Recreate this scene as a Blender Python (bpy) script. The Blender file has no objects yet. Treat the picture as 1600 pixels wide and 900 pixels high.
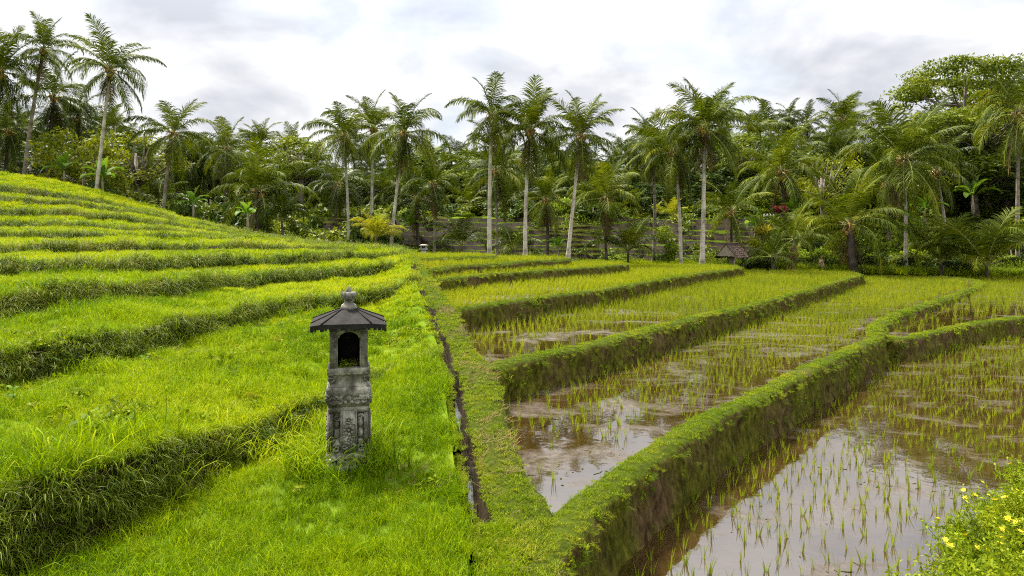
import bpy, bmesh, math, random
import numpy as np
from mathutils import Vector, Matrix

rng = np.random.default_rng(7)
random.seed(7)
R = math.radians
scene = bpy.context.scene
COL = scene.collection

# ------------------------------------------------------------------ camera
FPX, HOR, CAMZ = 1100.0, 370.0, 3.02       # focal length in 1600-wide pixels, horizon row, eye height above the lowest water
cam_d = bpy.data.cameras.new('camera')
cam = bpy.data.objects.new('camera', cam_d)
COL.objects.link(cam)
cam.location = (0, 0, CAMZ)
cam.rotation_euler = (R(90), 0, 0)
cam_d.sensor_width = 36
cam_d.lens = 36 * FPX / 1600
cam_d.shift_y = -(450 - HOR) / 1600
cam_d.clip_start = 0.05
cam_d.clip_end = 5000
scene.camera = cam

# ------------------------------------------------------------------ sky and sun
SUN_EL, SUN_AZ = R(60), R(-45)              # azimuth from +Y (into the picture), negative = to the left
world = bpy.data.worlds.new('World')
scene.world = world
world.use_nodes = True
nt = world.node_tree
nt.nodes.clear()
def N(t, typ, **kw):
    n = t.nodes.new(typ)
    for k, v in kw.items():
        if k.startswith('i_'):
            key = k[2:]
            key = int(key) if key.isdigit() else key.replace('_', ' ')
            n.inputs[key].default_value = v
        else:
            setattr(n, k, v)
    return n
def math_n(t, op, a, b=None):
    n = t.nodes.new('ShaderNodeMath'); n.operation = op
    for i, v in enumerate((a, b)):
        if v is None: continue
        if isinstance(v, (int, float)): n.inputs[i].default_value = v
        else: t.links.new(v, n.inputs[i])
    return n.outputs[0]
def ramp(t, fac, stops, interp='LINEAR'):
    n = t.nodes.new('ShaderNodeValToRGB'); n.color_ramp.interpolation = interp
    el = n.color_ramp.elements
    while len(el) > 1: el.remove(el[-1])
    el[0].position = stops[0][0]; el[0].color = (*stops[0][1], 1) if not isinstance(stops[0][1], (int, float)) else (stops[0][1],) * 3 + (1,)
    for p, c in stops[1:]:
        e = el.new(p); e.color = (*c, 1) if not isinstance(c, (int, float)) else (c, c, c, 1)
    t.links.new(fac, n.inputs[0])
    return n.outputs[0]
def mixc(t, fac, a, b, mode='MIX'):
    n = t.nodes.new('ShaderNodeMix'); n.data_type = 'RGBA'; n.blend_type = mode
    for idx, v in ((0, fac), (6, a), (7, b)):
        if isinstance(v, (int, float)): n.inputs[idx].default_value = v
        elif isinstance(v, tuple): n.inputs[idx].default_value = (*v, 1)
        else: t.links.new(v, n.inputs[idx])
    return n.outputs[2]

sky = N(nt, 'ShaderNodeTexSky', sky_type='NISHITA', sun_disc=False)
sky.sun_elevation = SUN_EL
sky.sun_rotation = SUN_AZ
sky.air_density = 1.0; sky.dust_density = 1.5
tc = N(nt, 'ShaderNodeTexCoord')
sp = N(nt, 'ShaderNodeSeparateXYZ'); nt.links.new(tc.outputs['Generated'], sp.inputs[0])
den = math_n(nt, 'ADD', math_n(nt, 'MAXIMUM', sp.outputs[2], 0.0), 0.38)
cx = math_n(nt, 'DIVIDE', sp.outputs[0], den); cy = math_n(nt, 'DIVIDE', sp.outputs[1], den)
cb = N(nt, 'ShaderNodeCombineXYZ'); nt.links.new(cx, cb.inputs[0]); nt.links.new(cy, cb.inputs[1])
n1 = N(nt, 'ShaderNodeTexNoise', i_Scale=1.6, i_Detail=7.0, i_Roughness=0.52, i_Distortion=0.15); nt.links.new(cb.outputs[0], n1.inputs['Vector'])
mp2 = N(nt, 'ShaderNodeMapping'); mp2.inputs['Location'].default_value = (3.7, 1.3, 0.4); nt.links.new(cb.outputs[0], mp2.inputs[0])
n2 = N(nt, 'ShaderNodeTexNoise', i_Scale=2.9, i_Detail=8.0, i_Roughness=0.5, i_Distortion=0.2); nt.links.new(mp2.outputs[0], n2.inputs['Vector'])
cover = ramp(nt, n1.outputs['Fac'], [(0.36, 0.55), (0.52, 1.0)])
# an overcast sky grows brighter towards the zenith
gain = math_n(nt, 'ADD', 3.55, math_n(nt, 'MULTIPLY', math_n(nt, 'MAXIMUM', math_n(nt, 'SUBTRACT', sp.outputs[2], 0.22), 0.0), 9.0))
shade = ramp(nt, n2.outputs['Fac'], [(0.36, (0.60, 0.625, 0.69)), (0.46, (0.80, 0.82, 0.86)), (0.54, (1.0, 1.0, 1.0))])
shade10 = N(nt, 'ShaderNodeVectorMath', operation='SCALE'); nt.links.new(shade, shade10.inputs[0]); nt.links.new(gain, shade10.inputs['Scale'])
skyblue = mixc(nt, 1.0, sky.outputs[0], (0.55, 0.55, 0.55), 'MULTIPLY')
skyc = mixc(nt, cover, skyblue, shade10.outputs[0])
bg = N(nt, 'ShaderNodeBackground', i_Strength=0.1)
nt.links.new(skyc, bg.inputs['Color'])
wo = N(nt, 'ShaderNodeOutputWorld'); nt.links.new(bg.outputs[0], wo.inputs['Surface'])

sun_d = bpy.data.lights.new('sun', 'SUN')
sun_d.energy = 4.0
sun_d.angle = R(10)
sun_d.color = (1.0, 0.955, 0.88)
sun = bpy.data.objects.new('sun', sun_d); COL.objects.link(sun)
sdir = Vector((math.sin(SUN_AZ) * math.cos(SUN_EL), math.cos(SUN_AZ) * math.cos(SUN_EL), math.sin(SUN_EL)))
sun.rotation_euler = sdir.to_track_quat('Z', 'Y').to_euler()

vs = scene.view_settings
vs.view_transform = 'Standard'
vs.look = 'None'
vs.gamma = 1
vs.exposure = 1.6
vs.use_curve_mapping = False
scene.cycles.use_denoising = False
scene.cycles.filter_width = 1.1
scene.cycles.sample_clamp_indirect = 4.0
scene.cycles.max_bounces = 6
scene.cycles.diffuse_bounces = 3
scene.cycles.glossy_bounces = 3
scene.cycles.transmission_bounces = 3
scene.cycles.transparent_max_bounces = 4
scene.cycles.use_adaptive_sampling = True
scene.cycles.adaptive_threshold = 0.02

# ------------------------------------------------------------------ helpers
def P(px, py, h):
    """ground point seen at pixel (px, py) when it lies h metres below the eye"""
    Y = FPX * h / (py - HOR)
    return ((px - 800) / FPX * Y, Y, CAMZ - h)
def PY(px, py, Y):
    return ((px - 800) / FPX * Y, Y, CAMZ - (py - HOR) / FPX * Y)

def hash3(ix, iy, iz, seed):
    n = (ix.astype(np.int64) * 374761393 + iy.astype(np.int64) * 668265263 + iz.astype(np.int64) * 2147483647 + seed * 1442695041) & 0xFFFFFFFF
    n = ((n ^ (n >> 13)) * 1274126177) & 0xFFFFFFFF
    n = (n ^ (n >> 16)) & 0xFFFFFFFF
    return n / 4294967295.0 * 2 - 1
def vnoise(p, seed=0):
    p = np.asarray(p, float)
    i = np.floor(p).astype(np.int64); f = p - i
    u = f * f * (3 - 2 * f)
    r = 0
    for dx in (0, 1):
        for dy in (0, 1):
            for dz in (0, 1):
                w = (u[:, 0] if dx else 1 - u[:, 0]) * (u[:, 1] if dy else 1 - u[:, 1]) * (u[:, 2] if dz else 1 - u[:, 2])
                r = r + w * hash3(i[:, 0] + dx, i[:, 1] + dy, i[:, 2] + dz, seed)
    return r
def fbm(p, seed=0, oct=4, gain=0.5):
    p = np.asarray(p, float); a, s, r = 1.0, 1.0, 0
    for o in range(oct):
        r = r + a * vnoise(p * s, seed + o); a *= gain; s *= 2.03
    return r

def np_mesh(name, V, faces, mats=(), smooth=False):
    """faces: list of (array (n,k), material index)"""
    me = bpy.data.meshes.new(name)
    V = np.asarray(V, np.float32)
    me.vertices.add(len(V)); me.vertices.foreach_set('co', V.ravel())
    loops, starts, totals, mi = [], [], [], []
    off = 0
    for F, m in faces:
        F = np.asarray(F, np.int32)
        if len(F) == 0: continue
        n, k = F.shape
        loops.append(F.ravel()); starts.append(off + np.arange(n) * k); totals.append(np.full(n, k)); mi.append(np.full(n, m))
        off += n * k
    loops = np.concatenate(loops).astype(np.int32)
    starts = np.concatenate(starts).astype(np.int32); totals = np.concatenate(totals).astype(np.int32); mi = np.concatenate(mi).astype(np.int32)
    me.loops.add(len(loops)); me.loops.foreach_set('vertex_index', loops)
    me.polygons.add(len(starts)); me.polygons.foreach_set('loop_start', starts); me.polygons.foreach_set('loop_total', totals)
    for m in mats: me.materials.append(m)
    me.polygons.foreach_set('material_index', mi)
    if smooth: me.polygons.foreach_set('use_smooth', np.ones(len(starts), bool))
    me.update(calc_edges=True); me.validate()
    return me

class Buf:
    """collects pieces for one mesh"""
    def __init__(s): s.V = []; s.F = {}; s.n = 0
    def add(s, V, F, m=0):
        V = np.asarray(V, float)
        F = np.asarray(F, int)
        s.V.append(V); s.F.setdefault((F.shape[1], m), []).append(F + s.n); s.n += len(V)
    def mesh(s, name, mats, smooth=False):
        return np_mesh(name, np.concatenate(s.V), [(np.concatenate(f), k[1]) for k, f in s.F.items()], mats, smooth)
    # shapes
    def box(s, c, d, m=0, taper=1.0, rz=0, bev=0.0):
        x, y, z = d[0] / 2, d[1] / 2, d[2] / 2
        V = []
        for zz, t in ((-z, 1.0), (z, taper)):
            V += [(-x * t, -y * t, zz), (x * t, -y * t, zz), (x * t, y * t, zz), (-x * t, y * t, zz)]
        V = np.array(V)
        if rz:
            ca, sa = math.cos(rz), math.sin(rz)
            V = V @ np.array([[ca, sa, 0], [-sa, ca, 0], [0, 0, 1]])
        s.add(V + np.array(c), [(0, 3, 2, 1), (4, 5, 6, 7), (0, 1, 5, 4), (1, 2, 6, 5), (2, 3, 7, 6), (3, 0, 4, 7)], m)
    def tube(s, pts, rad, n=8, m=0, caps=True, flat=1.0):
        pts = np.asarray(pts, float); k = len(pts)
        rad = np.broadcast_to(np.asarray(rad, float), (k,))
        T = np.gradient(pts, axis=0); T /= np.linalg.norm(T, axis=1)[:, None] + 1e-9
        ref = np.array([0, 0, 1.0]) if abs(T[:, 2]).mean() < 0.8 else np.array([1.0, 0, 0])
        A = np.cross(T, ref); A /= np.linalg.norm(A, axis=1)[:, None] + 1e-9
        B = np.cross(A, T)
        a = np.arange(n) / n * 2 * math.pi
        V = pts[:, None] + rad[:, None, None] * (np.cos(a)[None, :, None] * A[:, None] + flat * np.sin(a)[None, :, None] * B[:, None])
        i = np.arange(k - 1)[:, None] * n; j = np.arange(n)[None]
        F = np.stack([i + j, i + (j + 1) % n, i + n + (j + 1) % n, i + n + j], -1).reshape(-1, 4)
        b = s.n
        s.add(V.reshape(-1, 3), F, m)
        if caps:
            c0 = np.array([pts[0], pts[-1]])
            s.V.append(c0); q = s.n; s.n += 2
            jj = np.arange(n)
            F1 = np.stack([np.full(n, q), b + (jj + 1) % n, b + jj], -1)
            F2 = np.stack([np.full(n, q + 1), b + (k - 1) * n + jj, b + (k - 1) * n + (jj + 1) % n], -1)
            s.F.setdefault((3, m), []).extend([F1, F2])
    def ball(s, c, r, m=0, nu=10, nv=7, jitter=0.0, seed=0):
        r = np.broadcast_to(np.asarray(r, float), (3,))
        u = np.arange(nu) / nu * 2 * math.pi; v = (np.arange(nv + 1)) / nv * math.pi
        D = np.stack([np.sin(v)[:, None] * np.cos(u)[None], np.sin(v)[:, None] * np.sin(u)[None], np.cos(v)[:, None] * np.ones(nu)[None]], -1).reshape(-1, 3)
        V = D * r
        if jitter: V *= (1 + jitter * vnoise(D * 2.3 + seed * 7.1, seed))[:, None]
        i = np.arange(nv)[:, None] * nu; j = np.arange(nu)[None]
        F = np.stack([i + j, i + nu + j, i + nu + (j + 1) % nu, i + (j + 1) % nu], -1).reshape(-1, 4)
        s.add(V + np.array(c), F, m)

def tag(o, label=None, cat=None, group=None, kind=None):
    if label: o['label'] = label
    if cat: o['category'] = cat
    if group: o['group'] = group
    if kind: o['kind'] = kind
    return o
def link(name, me, parent=None, loc=(0, 0, 0), rot=(0, 0, 0), scl=1.0):
    o = bpy.data.objects.new(name, me); COL.objects.link(o)
    o.location = loc; o.rotation_euler = rot
    o.scale = (scl,) * 3 if isinstance(scl, (int, float)) else scl
    if parent: o.parent = parent
    return o
def empty(name, loc, label, cat, group=None, rz=0):
    o = link(name, None, None, loc, (0, 0, rz)); o.empty_display_size = 0.2
    return tag(o, label, cat, group)

def new_mat(name):
    m = bpy.data.materials.new(name); m.use_nodes = True
    t = m.node_tree; t.nodes.clear()
    out = t.nodes.new('ShaderNodeOutputMaterial')
    return m, t, out
def leaf_mat(name, cols, trans=0.35, rough=0.55, patch=0.25, spec=0.12, fine=0.0, tcol=None):
    """foliage: colour varies by leaf clump, by place and by object; part of the light passes through"""
    m, t, out = new_mat(name)
    oi = N(t, 'ShaderNodeObjectInfo')
    geo = N(t, 'ShaderNodeNewGeometry')
    nz = N(t, 'ShaderNodeTexNoise', i_Scale=patch, i_Detail=3.0); t.links.new(geo.outputs['Position'], nz.inputs['Vector'])
    f = math_n(t, 'ADD', math_n(t, 'MULTIPLY', oi.outputs['Random'], 0.4), math_n(t, 'MULTIPLY', nz.outputs['Fac'], 1.5))
    f = math_n(t, 'SUBTRACT', f, 0.45)
    ri = geo.outputs['Random Per Island']
    f = math_n(t, 'ADD', f, math_n(t, 'MULTIPLY', math_n(t, 'SUBTRACT', ri, 0.5), 0.7 + fine))
    k = len(cols)
    c = ramp(t, f, [(i / (k - 1) * 0.9 + 0.05, col) for i, col in enumerate(cols)])
    b = N(t, 'ShaderNodeBsdfPrincipled', i_Roughness=rough)
    b.inputs['Specular IOR Level'].default_value = spec
    t.links.new(c, b.inputs['Base Color'])
    tr = N(t, 'ShaderNodeBsdfTranslucent')
    t.links.new(mixc(t, 1.0, c, tcol or (1.0, 1.0, 0.6), 'MULTIPLY'), tr.inputs['Color'])
    mx = N(t, 'ShaderNodeMixShader', i_0=trans)
    t.links.new(b.outputs[0], mx.inputs[1]); t.links.new(tr.outputs[0], mx.inputs[2])
    t.links.new(mx.outputs[0], out.inputs['Surface'])
    return m
def noise_mat(name, cols, scale=3.0, rough=0.85, bump=0.3, bscale=20.0, detail=6.0, stretch=(1, 1, 1), spec=0.2, lo=0.3, hi=0.7):
    m, t, out = new_mat(name)
    g = N(t, 'ShaderNodeTexCoord')
    mp = N(t, 'ShaderNodeMapping'); mp.inputs['Scale'].default_value = stretch; t.links.new(g.outputs['Object'], mp.inputs[0])
    nz = N(t, 'ShaderNodeTexNoise', i_Scale=scale, i_Detail=detail, i_Roughness=0.62); t.links.new(mp.outputs[0], nz.inputs['Vector'])
    k = len(cols)
    c = ramp(t, nz.outputs['Fac'], [(lo + (hi - lo) * i / max(1, k - 1), col) for i, col in enumerate(cols)])
    b = N(t, 'ShaderNodeBsdfPrincipled', i_Roughness=rough); b.inputs['Specular IOR Level'].default_value = spec
    t.links.new(c, b.inputs['Base Color'])
    nb = N(t, 'ShaderNodeTexNoise', i_Scale=bscale, i_Detail=5.0, i_Roughness=0.6); t.links.new(mp.outputs[0], nb.inputs['Vector'])
    bp = N(t, 'ShaderNodeBump', i_Strength=bump, i_Distance=0.03); t.links.new(nb.outputs['Fac'], bp.inputs['Height'])
    t.links.new(bp.outputs[0], b.inputs['Normal'])
    t.links.new(b.outputs[0], out.inputs['Surface'])
    return m

# ------------------------------------------------------------------ materials
M = {}
M['grass'] = leaf_mat('grass_blades', [(0.055, 0.115, 0.001), (0.135, 0.225, 0.001), (0.23, 0.32, 0.002), (0.34, 0.375, 0.008)], trans=0.45, patch=0.35, spec=0.07)
M['grass_far'] = leaf_mat('grass_blades_far', [(0.12, 0.18, 0.001), (0.24, 0.31, 0.001), (0.32, 0.385, 0.002), (0.38, 0.37, 0.010)], trans=0.45, patch=0.35, spec=0.07)
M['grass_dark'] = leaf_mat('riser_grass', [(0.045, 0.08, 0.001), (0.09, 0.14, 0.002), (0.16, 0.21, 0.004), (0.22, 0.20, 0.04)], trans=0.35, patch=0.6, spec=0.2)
M['slope_grass'] = leaf_mat('slope_grass', [(0.03, 0.045, 0.002), (0.065, 0.09, 0.003), (0.12, 0.145, 0.006), (0.15, 0.13, 0.03)], trans=0.35, patch=0.3)
M['turf'] = leaf_mat('short_turf', [(0.06, 0.11, 0.002), (0.13, 0.195, 0.003), (0.21, 0.265, 0.005), (0.26, 0.25, 0.02)], trans=0.4, patch=0.9, spec=0.08)
M['rice'] = leaf_mat('rice_leaf', [(0.12, 0.165, 0.006), (0.19, 0.235, 0.008), (0.27, 0.285, 0.014)], trans=0.45, patch=0.4)
M['rice_far'] = leaf_mat('rice_leaf_far', [(0.16, 0.21, 0.005), (0.23, 0.275, 0.007), (0.30, 0.315, 0.01)], trans=0.45, patch=0.3)
M['palm'] = leaf_mat('palm_leaflet', [(0.028, 0.047, 0.002), (0.062, 0.090, 0.003), (0.115, 0.143, 0.005), (0.19, 0.195, 0.009)], trans=0.28, patch=0.3, spec=0.09, rough=0.55)
M['palm_dark'] = leaf_mat('palm_leaflet_dark', [(0.022, 0.037, 0.002), (0.050, 0.073, 0.004), (0.095, 0.119, 0.006)], trans=0.25, patch=0.3, spec=0.14, rough=0.45)
M['palm_yellow'] = leaf_mat('palm_leaflet_yellow', [(0.15, 0.19, 0.01), (0.30, 0.30, 0.015), (0.42, 0.36, 0.02)], trans=0.4, patch=0.6)
M['palm_dead'] = leaf_mat('palm_leaflet_dry', [(0.07, 0.055, 0.02), (0.13, 0.095, 0.03), (0.22, 0.14, 0.04)], trans=0.2, patch=0.6)
M['rachis'] = noise_mat('frond_rib', [(0.16, 0.19, 0.04), (0.28, 0.27, 0.07)], scale=2, bump=0.0)
M['rachis_dead'] = noise_mat('dry_frond_rib', [(0.16, 0.10, 0.05), (0.26, 0.18, 0.09)], scale=2, bump=0.0)
M['leaf'] = leaf_mat('tree_leaf', [(0.03, 0.052, 0.003), (0.072, 0.108, 0.004), (0.13, 0.17, 0.006), (0.21, 0.235, 0.010)], trans=0.3, patch=0.35, spec=0.2)
M['leaf_dark'] = leaf_mat('tree_leaf_dark', [(0.016, 0.034, 0.003), (0.04, 0.07, 0.005), (0.08, 0.118, 0.007)], trans=0.25, patch=0.35, spec=0.18)
M['leaf_yel'] = leaf_mat('tree_leaf_yellowish', [(0.07, 0.095, 0.003), (0.15, 0.175, 0.004), (0.24, 0.25, 0.008)], trans=0.35, patch=0.35)
M['leaf_bright'] = leaf_mat('bright_leaf', [(0.07, 0.125, 0.005), (0.155, 0.225, 0.008), (0.26, 0.31, 0.014)], trans=0.4, patch=1.2)
M['herb_leaf'] = leaf_mat('herb_leaf', [(0.09, 0.14, 0.004), (0.19, 0.25, 0.006), (0.30, 0.33, 0.012)], trans=0.4, patch=1.2)
M['leaf_red'] = leaf_mat('red_leaf', [(0.07, 0.006, 0.018), (0.17, 0.012, 0.035), (0.28, 0.035, 0.06)], trans=0.3, patch=1.0)
M['leaf_gold'] = leaf_mat('gold_leaf', [(0.20, 0.22, 0.01), (0.45, 0.36, 0.015), (0.6, 0.45, 0.03)], trans=0.3, patch=1.0)
M['banana'] = leaf_mat('banana_leaf', [(0.05, 0.11, 0.01), (0.10, 0.19, 0.014), (0.19, 0.29, 0.025)], trans=0.45, patch=0.6)
M['petal'] = leaf_mat('yellow_petal', [(0.65, 0.42, 0.01), (0.80, 0.56, 0.015), (0.85, 0.66, 0.05)], trans=0.25, patch=2.0)
M['bark'] = noise_mat('bark', [(0.07, 0.055, 0.04), (0.16, 0.13, 0.10), (0.26, 0.23, 0.19)], scale=3, bump=0.5)
M['thatch'] = noise_mat('thatch', [(0.035, 0.024, 0.018), (0.08, 0.052, 0.038), (0.14, 0.10, 0.075)], scale=6, bump=0.5, stretch=(1, 1, 1))
M['bamboo'] = noise_mat('weathered_wood', [(0.20, 0.16, 0.11), (0.36, 0.31, 0.24)], scale=8, bump=0.2)
M['white'] = noise_mat('white_paint', [(0.26, 0.26, 0.25), (0.44, 0.43, 0.41)], scale=3, bump=0.1)
M['straw'] = noise_mat('straw', [(0.22, 0.14, 0.07), (0.42, 0.30, 0.18)], scale=9, bump=0.6, stretch=(3, 3, 0.5))
M['coconut'] = noise_mat('coconut_husk', [(0.08, 0.10, 0.015), (0.24, 0.16, 0.03), (0.34, 0.18, 0.03)], scale=2.0, bump=0.0)
M['fibre'] = noise_mat('palm_fibre', [(0.05, 0.035, 0.02), (0.13, 0.085, 0.045)], scale=6, bump=0.5)
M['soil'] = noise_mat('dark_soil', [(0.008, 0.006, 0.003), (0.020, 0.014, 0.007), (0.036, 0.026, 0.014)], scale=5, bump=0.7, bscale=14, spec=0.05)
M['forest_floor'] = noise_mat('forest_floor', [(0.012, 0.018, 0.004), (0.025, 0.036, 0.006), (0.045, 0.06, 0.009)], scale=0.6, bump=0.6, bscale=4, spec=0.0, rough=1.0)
M['meadow'] = noise_mat('meadow_soil', [(0.05, 0.085, 0.008), (0.09, 0.14, 0.01), (0.13, 0.17, 0.015)], scale=1.2, bump=0.6, bscale=16, spec=0.0, rough=1.0)

def trunk_mat(name, a, b, dark):
    m, t, out = new_mat(name)
    g = N(t, 'ShaderNodeTexCoord'); s = N(t, 'ShaderNodeSeparateXYZ'); t.links.new(g.outputs['Object'], s.inputs[0])
    nz = N(t, 'ShaderNodeTexNoise', i_Scale=2.2, i_Detail=6.0); t.links.new(g.outputs['Object'], nz.inputs['Vector'])
    w = math_n(t, 'ADD', math_n(t, 'MULTIPLY', s.outputs[2], 7.0), math_n(t, 'MULTIPLY', nz.outputs['Fac'], 1.4))
    fr = math_n(t, 'FRACT', w)
    ring = ramp(t, fr, [(0.0, 0.55), (0.12, 0.6), (0.25, 1.0), (1.0, 1.0)])
    c = ramp(t, nz.outputs['Fac'], [(0.30, dark), (0.46, a), (0.66, b)])
    c = mixc(t, 0.65, c, ring, 'MULTIPLY')
    bs = N(t, 'ShaderNodeBsdfPrincipled', i_Roughness=0.85); bs.inputs['Specular IOR Level'].default_value = 0.2
    t.links.new(c, bs.inputs['Base Color'])
    bp = N(t, 'ShaderNodeBump', i_Strength=0.4, i_Distance=0.02); t.links.new(fr, bp.inputs['Height']); t.links.new(bp.outputs[0], bs.inputs['Normal'])
    t.links.new(bs.outputs[0], out.inputs['Surface'])
    return m
M['trunk_pale'] = trunk_mat('pale_palm_bark', (0.40, 0.35, 0.28), (0.56, 0.51, 0.43), (0.20, 0.17, 0.13))
M['trunk_grey'] = trunk_mat('grey_palm_bark', (0.20, 0.16, 0.12), (0.32, 0.27, 0.21), (0.09, 0.075, 0.05))
M['trunk_dark'] = trunk_mat('dark_palm_bark', (0.07, 0.055, 0.04), (0.13, 0.10, 0.075), (0.035, 0.03, 0.02))

def wall_mat():
    """earth wall: brown soil with moss on it, grass roots on level faces"""
    m, t, out = new_mat('mossy_earth')
    geo = N(t, 'ShaderNodeNewGeometry')
    mp = N(t, 'ShaderNodeMapping'); mp.inputs['Scale'].default_value = (1.6, 1.6, 0.9); t.links.new(geo.outputs['Position'], mp.inputs[0])
    a = N(t, 'ShaderNodeTexNoise', i_Scale=6.0, i_Detail=9.0, i_Roughness=0.75); t.links.new(mp.outputs[0], a.inputs['Vector'])
    b = N(t, 'ShaderNodeTexNoise', i_Scale=1.1, i_Detail=5.0, i_Roughness=0.65); t.links.new(geo.outputs['Position'], b.inputs['Vector'])
    soil = ramp(t, a.outputs['Fac'], [(0.34, (0.016, 0.010, 0.005)), (0.5, (0.070, 0.044, 0.020)), (0.70, (0.15, 0.10, 0.052))])
    moss = ramp(t, a.outputs['Fac'], [(0.36, (0.016, 0.017, 0.002)), (0.5, (0.058, 0.062, 0.005)), (0.68, (0.13, 0.135, 0.010))])
    mk = ramp(t, b.outputs['Fac'], [(0.35, 0.0), (0.53, 0.85)])
    c = mixc(t, mk, soil, moss)
    sn = N(t, 'ShaderNodeSeparateXYZ'); t.links.new(geo.outputs['Normal'], sn.inputs[0])
    up = ramp(t, sn.outputs[2], [(0.55, 0.0), (0.8, 1.0)])
    turf = ramp(t, a.outputs['Fac'], [(0.35, (0.022, 0.032, 0.003)), (0.6, (0.055, 0.072, 0.006))])
    bald = ramp(t, b.outputs['Fac'], [(0.60, 0.0), (0.68, 0.8)])
    c = mixc(t, up, c, mixc(t, bald, turf, (0.085, 0.055, 0.028)))
    bs = N(t, 'ShaderNodeBsdfPrincipled', i_Roughness=0.95); bs.inputs['Specular IOR Level'].default_value = 0.03
    t.links.new(c, bs.inputs['Base Color'])
    bp = N(t, 'ShaderNodeBump', i_Strength=0.8, i_Distance=0.04); t.links.new(a.outputs['Fac'], bp.inputs['Height']); t.links.new(bp.outputs[0], bs.inputs['Normal'])
    t.links.new(bs.outputs[0], out.inputs['Surface'])
    return m
M['earth'] = wall_mat()

def water_mat(name, mud_lo, mud_hi, scale=0.8):
    """muddy paddy water: mirror-like skin over brown water, with patches of wet mud breaking the surface"""
    m, t, out = new_mat(name)
    geo = N(t, 'ShaderNodeNewGeometry')
    mp = N(t, 'ShaderNodeMapping'); mp.inputs['Scale'].default_value = (0.75, 1.15, 1); mp.inputs['Rotation'].default_value = (0, 0, R(25)); t.links.new(geo.outputs['Position'], mp.inputs[0])
    a = N(t, 'ShaderNodeTexNoise', i_Scale=scale, i_Detail=9.0, i_Roughness=0.66, i_Distortion=0.6); t.links.new(mp.outputs[0], a.inputs['Vector'])
    mask = ramp(t, a.outputs['Fac'], [(mud_lo, 0.0), (mud_hi, 1.0)])
    d = N(t, 'ShaderNodeTexNoise', i_Scale=9.0, i_Detail=6.0, i_Roughness=0.65); t.links.new(geo.outputs['Position'], d.inputs['Vector'])
    mud = ramp(t, d.outputs['Fac'], [(0.3, (0.035, 0.024, 0.014)), (0.52, (0.075, 0.056, 0.038)), (0.72, (0.14, 0.112, 0.082))])
    wat = ramp(t, a.outputs['Fac'], [(0.3, (0.018, 0.010, 0.002)), (0.6, (0.040, 0.022, 0.007))])
    fr = N(t, 'ShaderNodeFresnel', i_IOR=2.9)
    bw = N(t, 'ShaderNodeBump', i_Strength=0.06, i_Distance=0.02)
    w = N(t, 'ShaderNodeTexNoise', i_Scale=5.0, i_Detail=2.0); t.links.new(geo.outputs['Position'], w.inputs['Vector']); t.links.new(w.outputs['Fac'], bw.inputs['Height'])
    dif = N(t, 'ShaderNodeBsdfDiffuse'); t.links.new(wat, dif.inputs['Color'])
    gl = N(t, 'ShaderNodeBsdfGlossy', i_Roughness=0.03); gl.inputs['Color'].default_value = (1, 1, 1, 1); t.links.new(bw.outputs[0], gl.inputs['Normal'])
    mw = N(t, 'ShaderNodeMixShader'); t.links.new(fr.outputs[0], mw.inputs[0]); t.links.new(dif.outputs[0], mw.inputs[1]); t.links.new(gl.outputs[0], mw.inputs[2])
    bm_ = N(t, 'ShaderNodeBump', i_Strength=0.6, i_Distance=0.03); t.links.new(d.outputs['Fac'], bm_.inputs['Height'])
    ms = N(t, 'ShaderNodeBsdfPrincipled', i_Roughness=0.34); ms.inputs['Specular IOR Level'].default_value = 0.5
    t.links.new(mud, ms.inputs['Base Color']); t.links.new(bm_.outputs[0], ms.inputs['Normal'])
    mx = N(t, 'ShaderNodeMixShader'); t.links.new(mask, mx.inputs[0]); t.links.new(mw.outputs[0], mx.inputs[1]); t.links.new(ms.outputs[0], mx.inputs[2])
    t.links.new(mx.outputs[0], out.inputs['Surface'])
    return m
M['water_low'] = water_mat('low_paddy_water', 0.55, 0.70, 1.3)
M['water_mid'] = water_mat('mid_paddy_water', 0.49, 0.66, 1.1)
M['water_up'] = water_mat('upper_paddy_water', 0.52, 0.62, 0.6)

# ------------------------------------------------------------------ scatter (only for stuff nobody could count)
PROTO = {}
def proto_coll(key, meshes):
    c = bpy.data.collections.new('protos_' + key)
    for i, me in enumerate(meshes):
        o = bpy.data.objects.new('%s_%02d' % (key, i), me); c.objects.link(o)
    PROTO[key] = (c, len(meshes))
GN_CACHE = {}
def gn_group(key):
    if key in GN_CACHE: return GN_CACHE[key]
    g = bpy.data.node_groups.new('scatter_' + key, 'GeometryNodeTree')
    g.interface.new_socket('Geometry', in_out='INPUT', socket_type='NodeSocketGeometry')
    g.interface.new_socket('Geometry', in_out='OUTPUT', socket_type='NodeSocketGeometry')
    gi = g.nodes.new('NodeGroupInput'); go = g.nodes.new('NodeGroupOutput')
    ci = g.nodes.new('GeometryNodeCollectionInfo'); ci.inputs['Collection'].default_value = PROTO[key][0]
    ci.inputs['Separate Children'].default_value = True; ci.inputs['Reset Children'].default_value = True
    ip = g.nodes.new('GeometryNodeInstanceOnPoints'); ip.inputs['Pick Instance'].default_value = True
    def attr(name, typ):
        a = g.nodes.new('GeometryNodeInputNamedAttribute'); a.data_type = typ; a.inputs['Name'].default_value = name
        return next(o for o in a.outputs if o.enabled and o.name == 'Attribute')
    g.links.new(gi.outputs[0], ip.inputs['Points']); g.links.new(ci.outputs[0], ip.inputs['Instance'])
    g.links.new(attr('pick', 'INT'), ip.inputs['Instance Index'])
    er = g.nodes.new('FunctionNodeEulerToRotation'); g.links.new(attr('rot', 'FLOAT_VECTOR'), er.inputs[0]); g.links.new(er.outputs[0], ip.inputs['Rotation'])
    g.links.new(attr('size', 'FLOAT_VECTOR'), ip.inputs['Scale'])
    g.links.new(ip.outputs[0], go.inputs[0])
    GN_CACHE[key] = g
    return g
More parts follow.
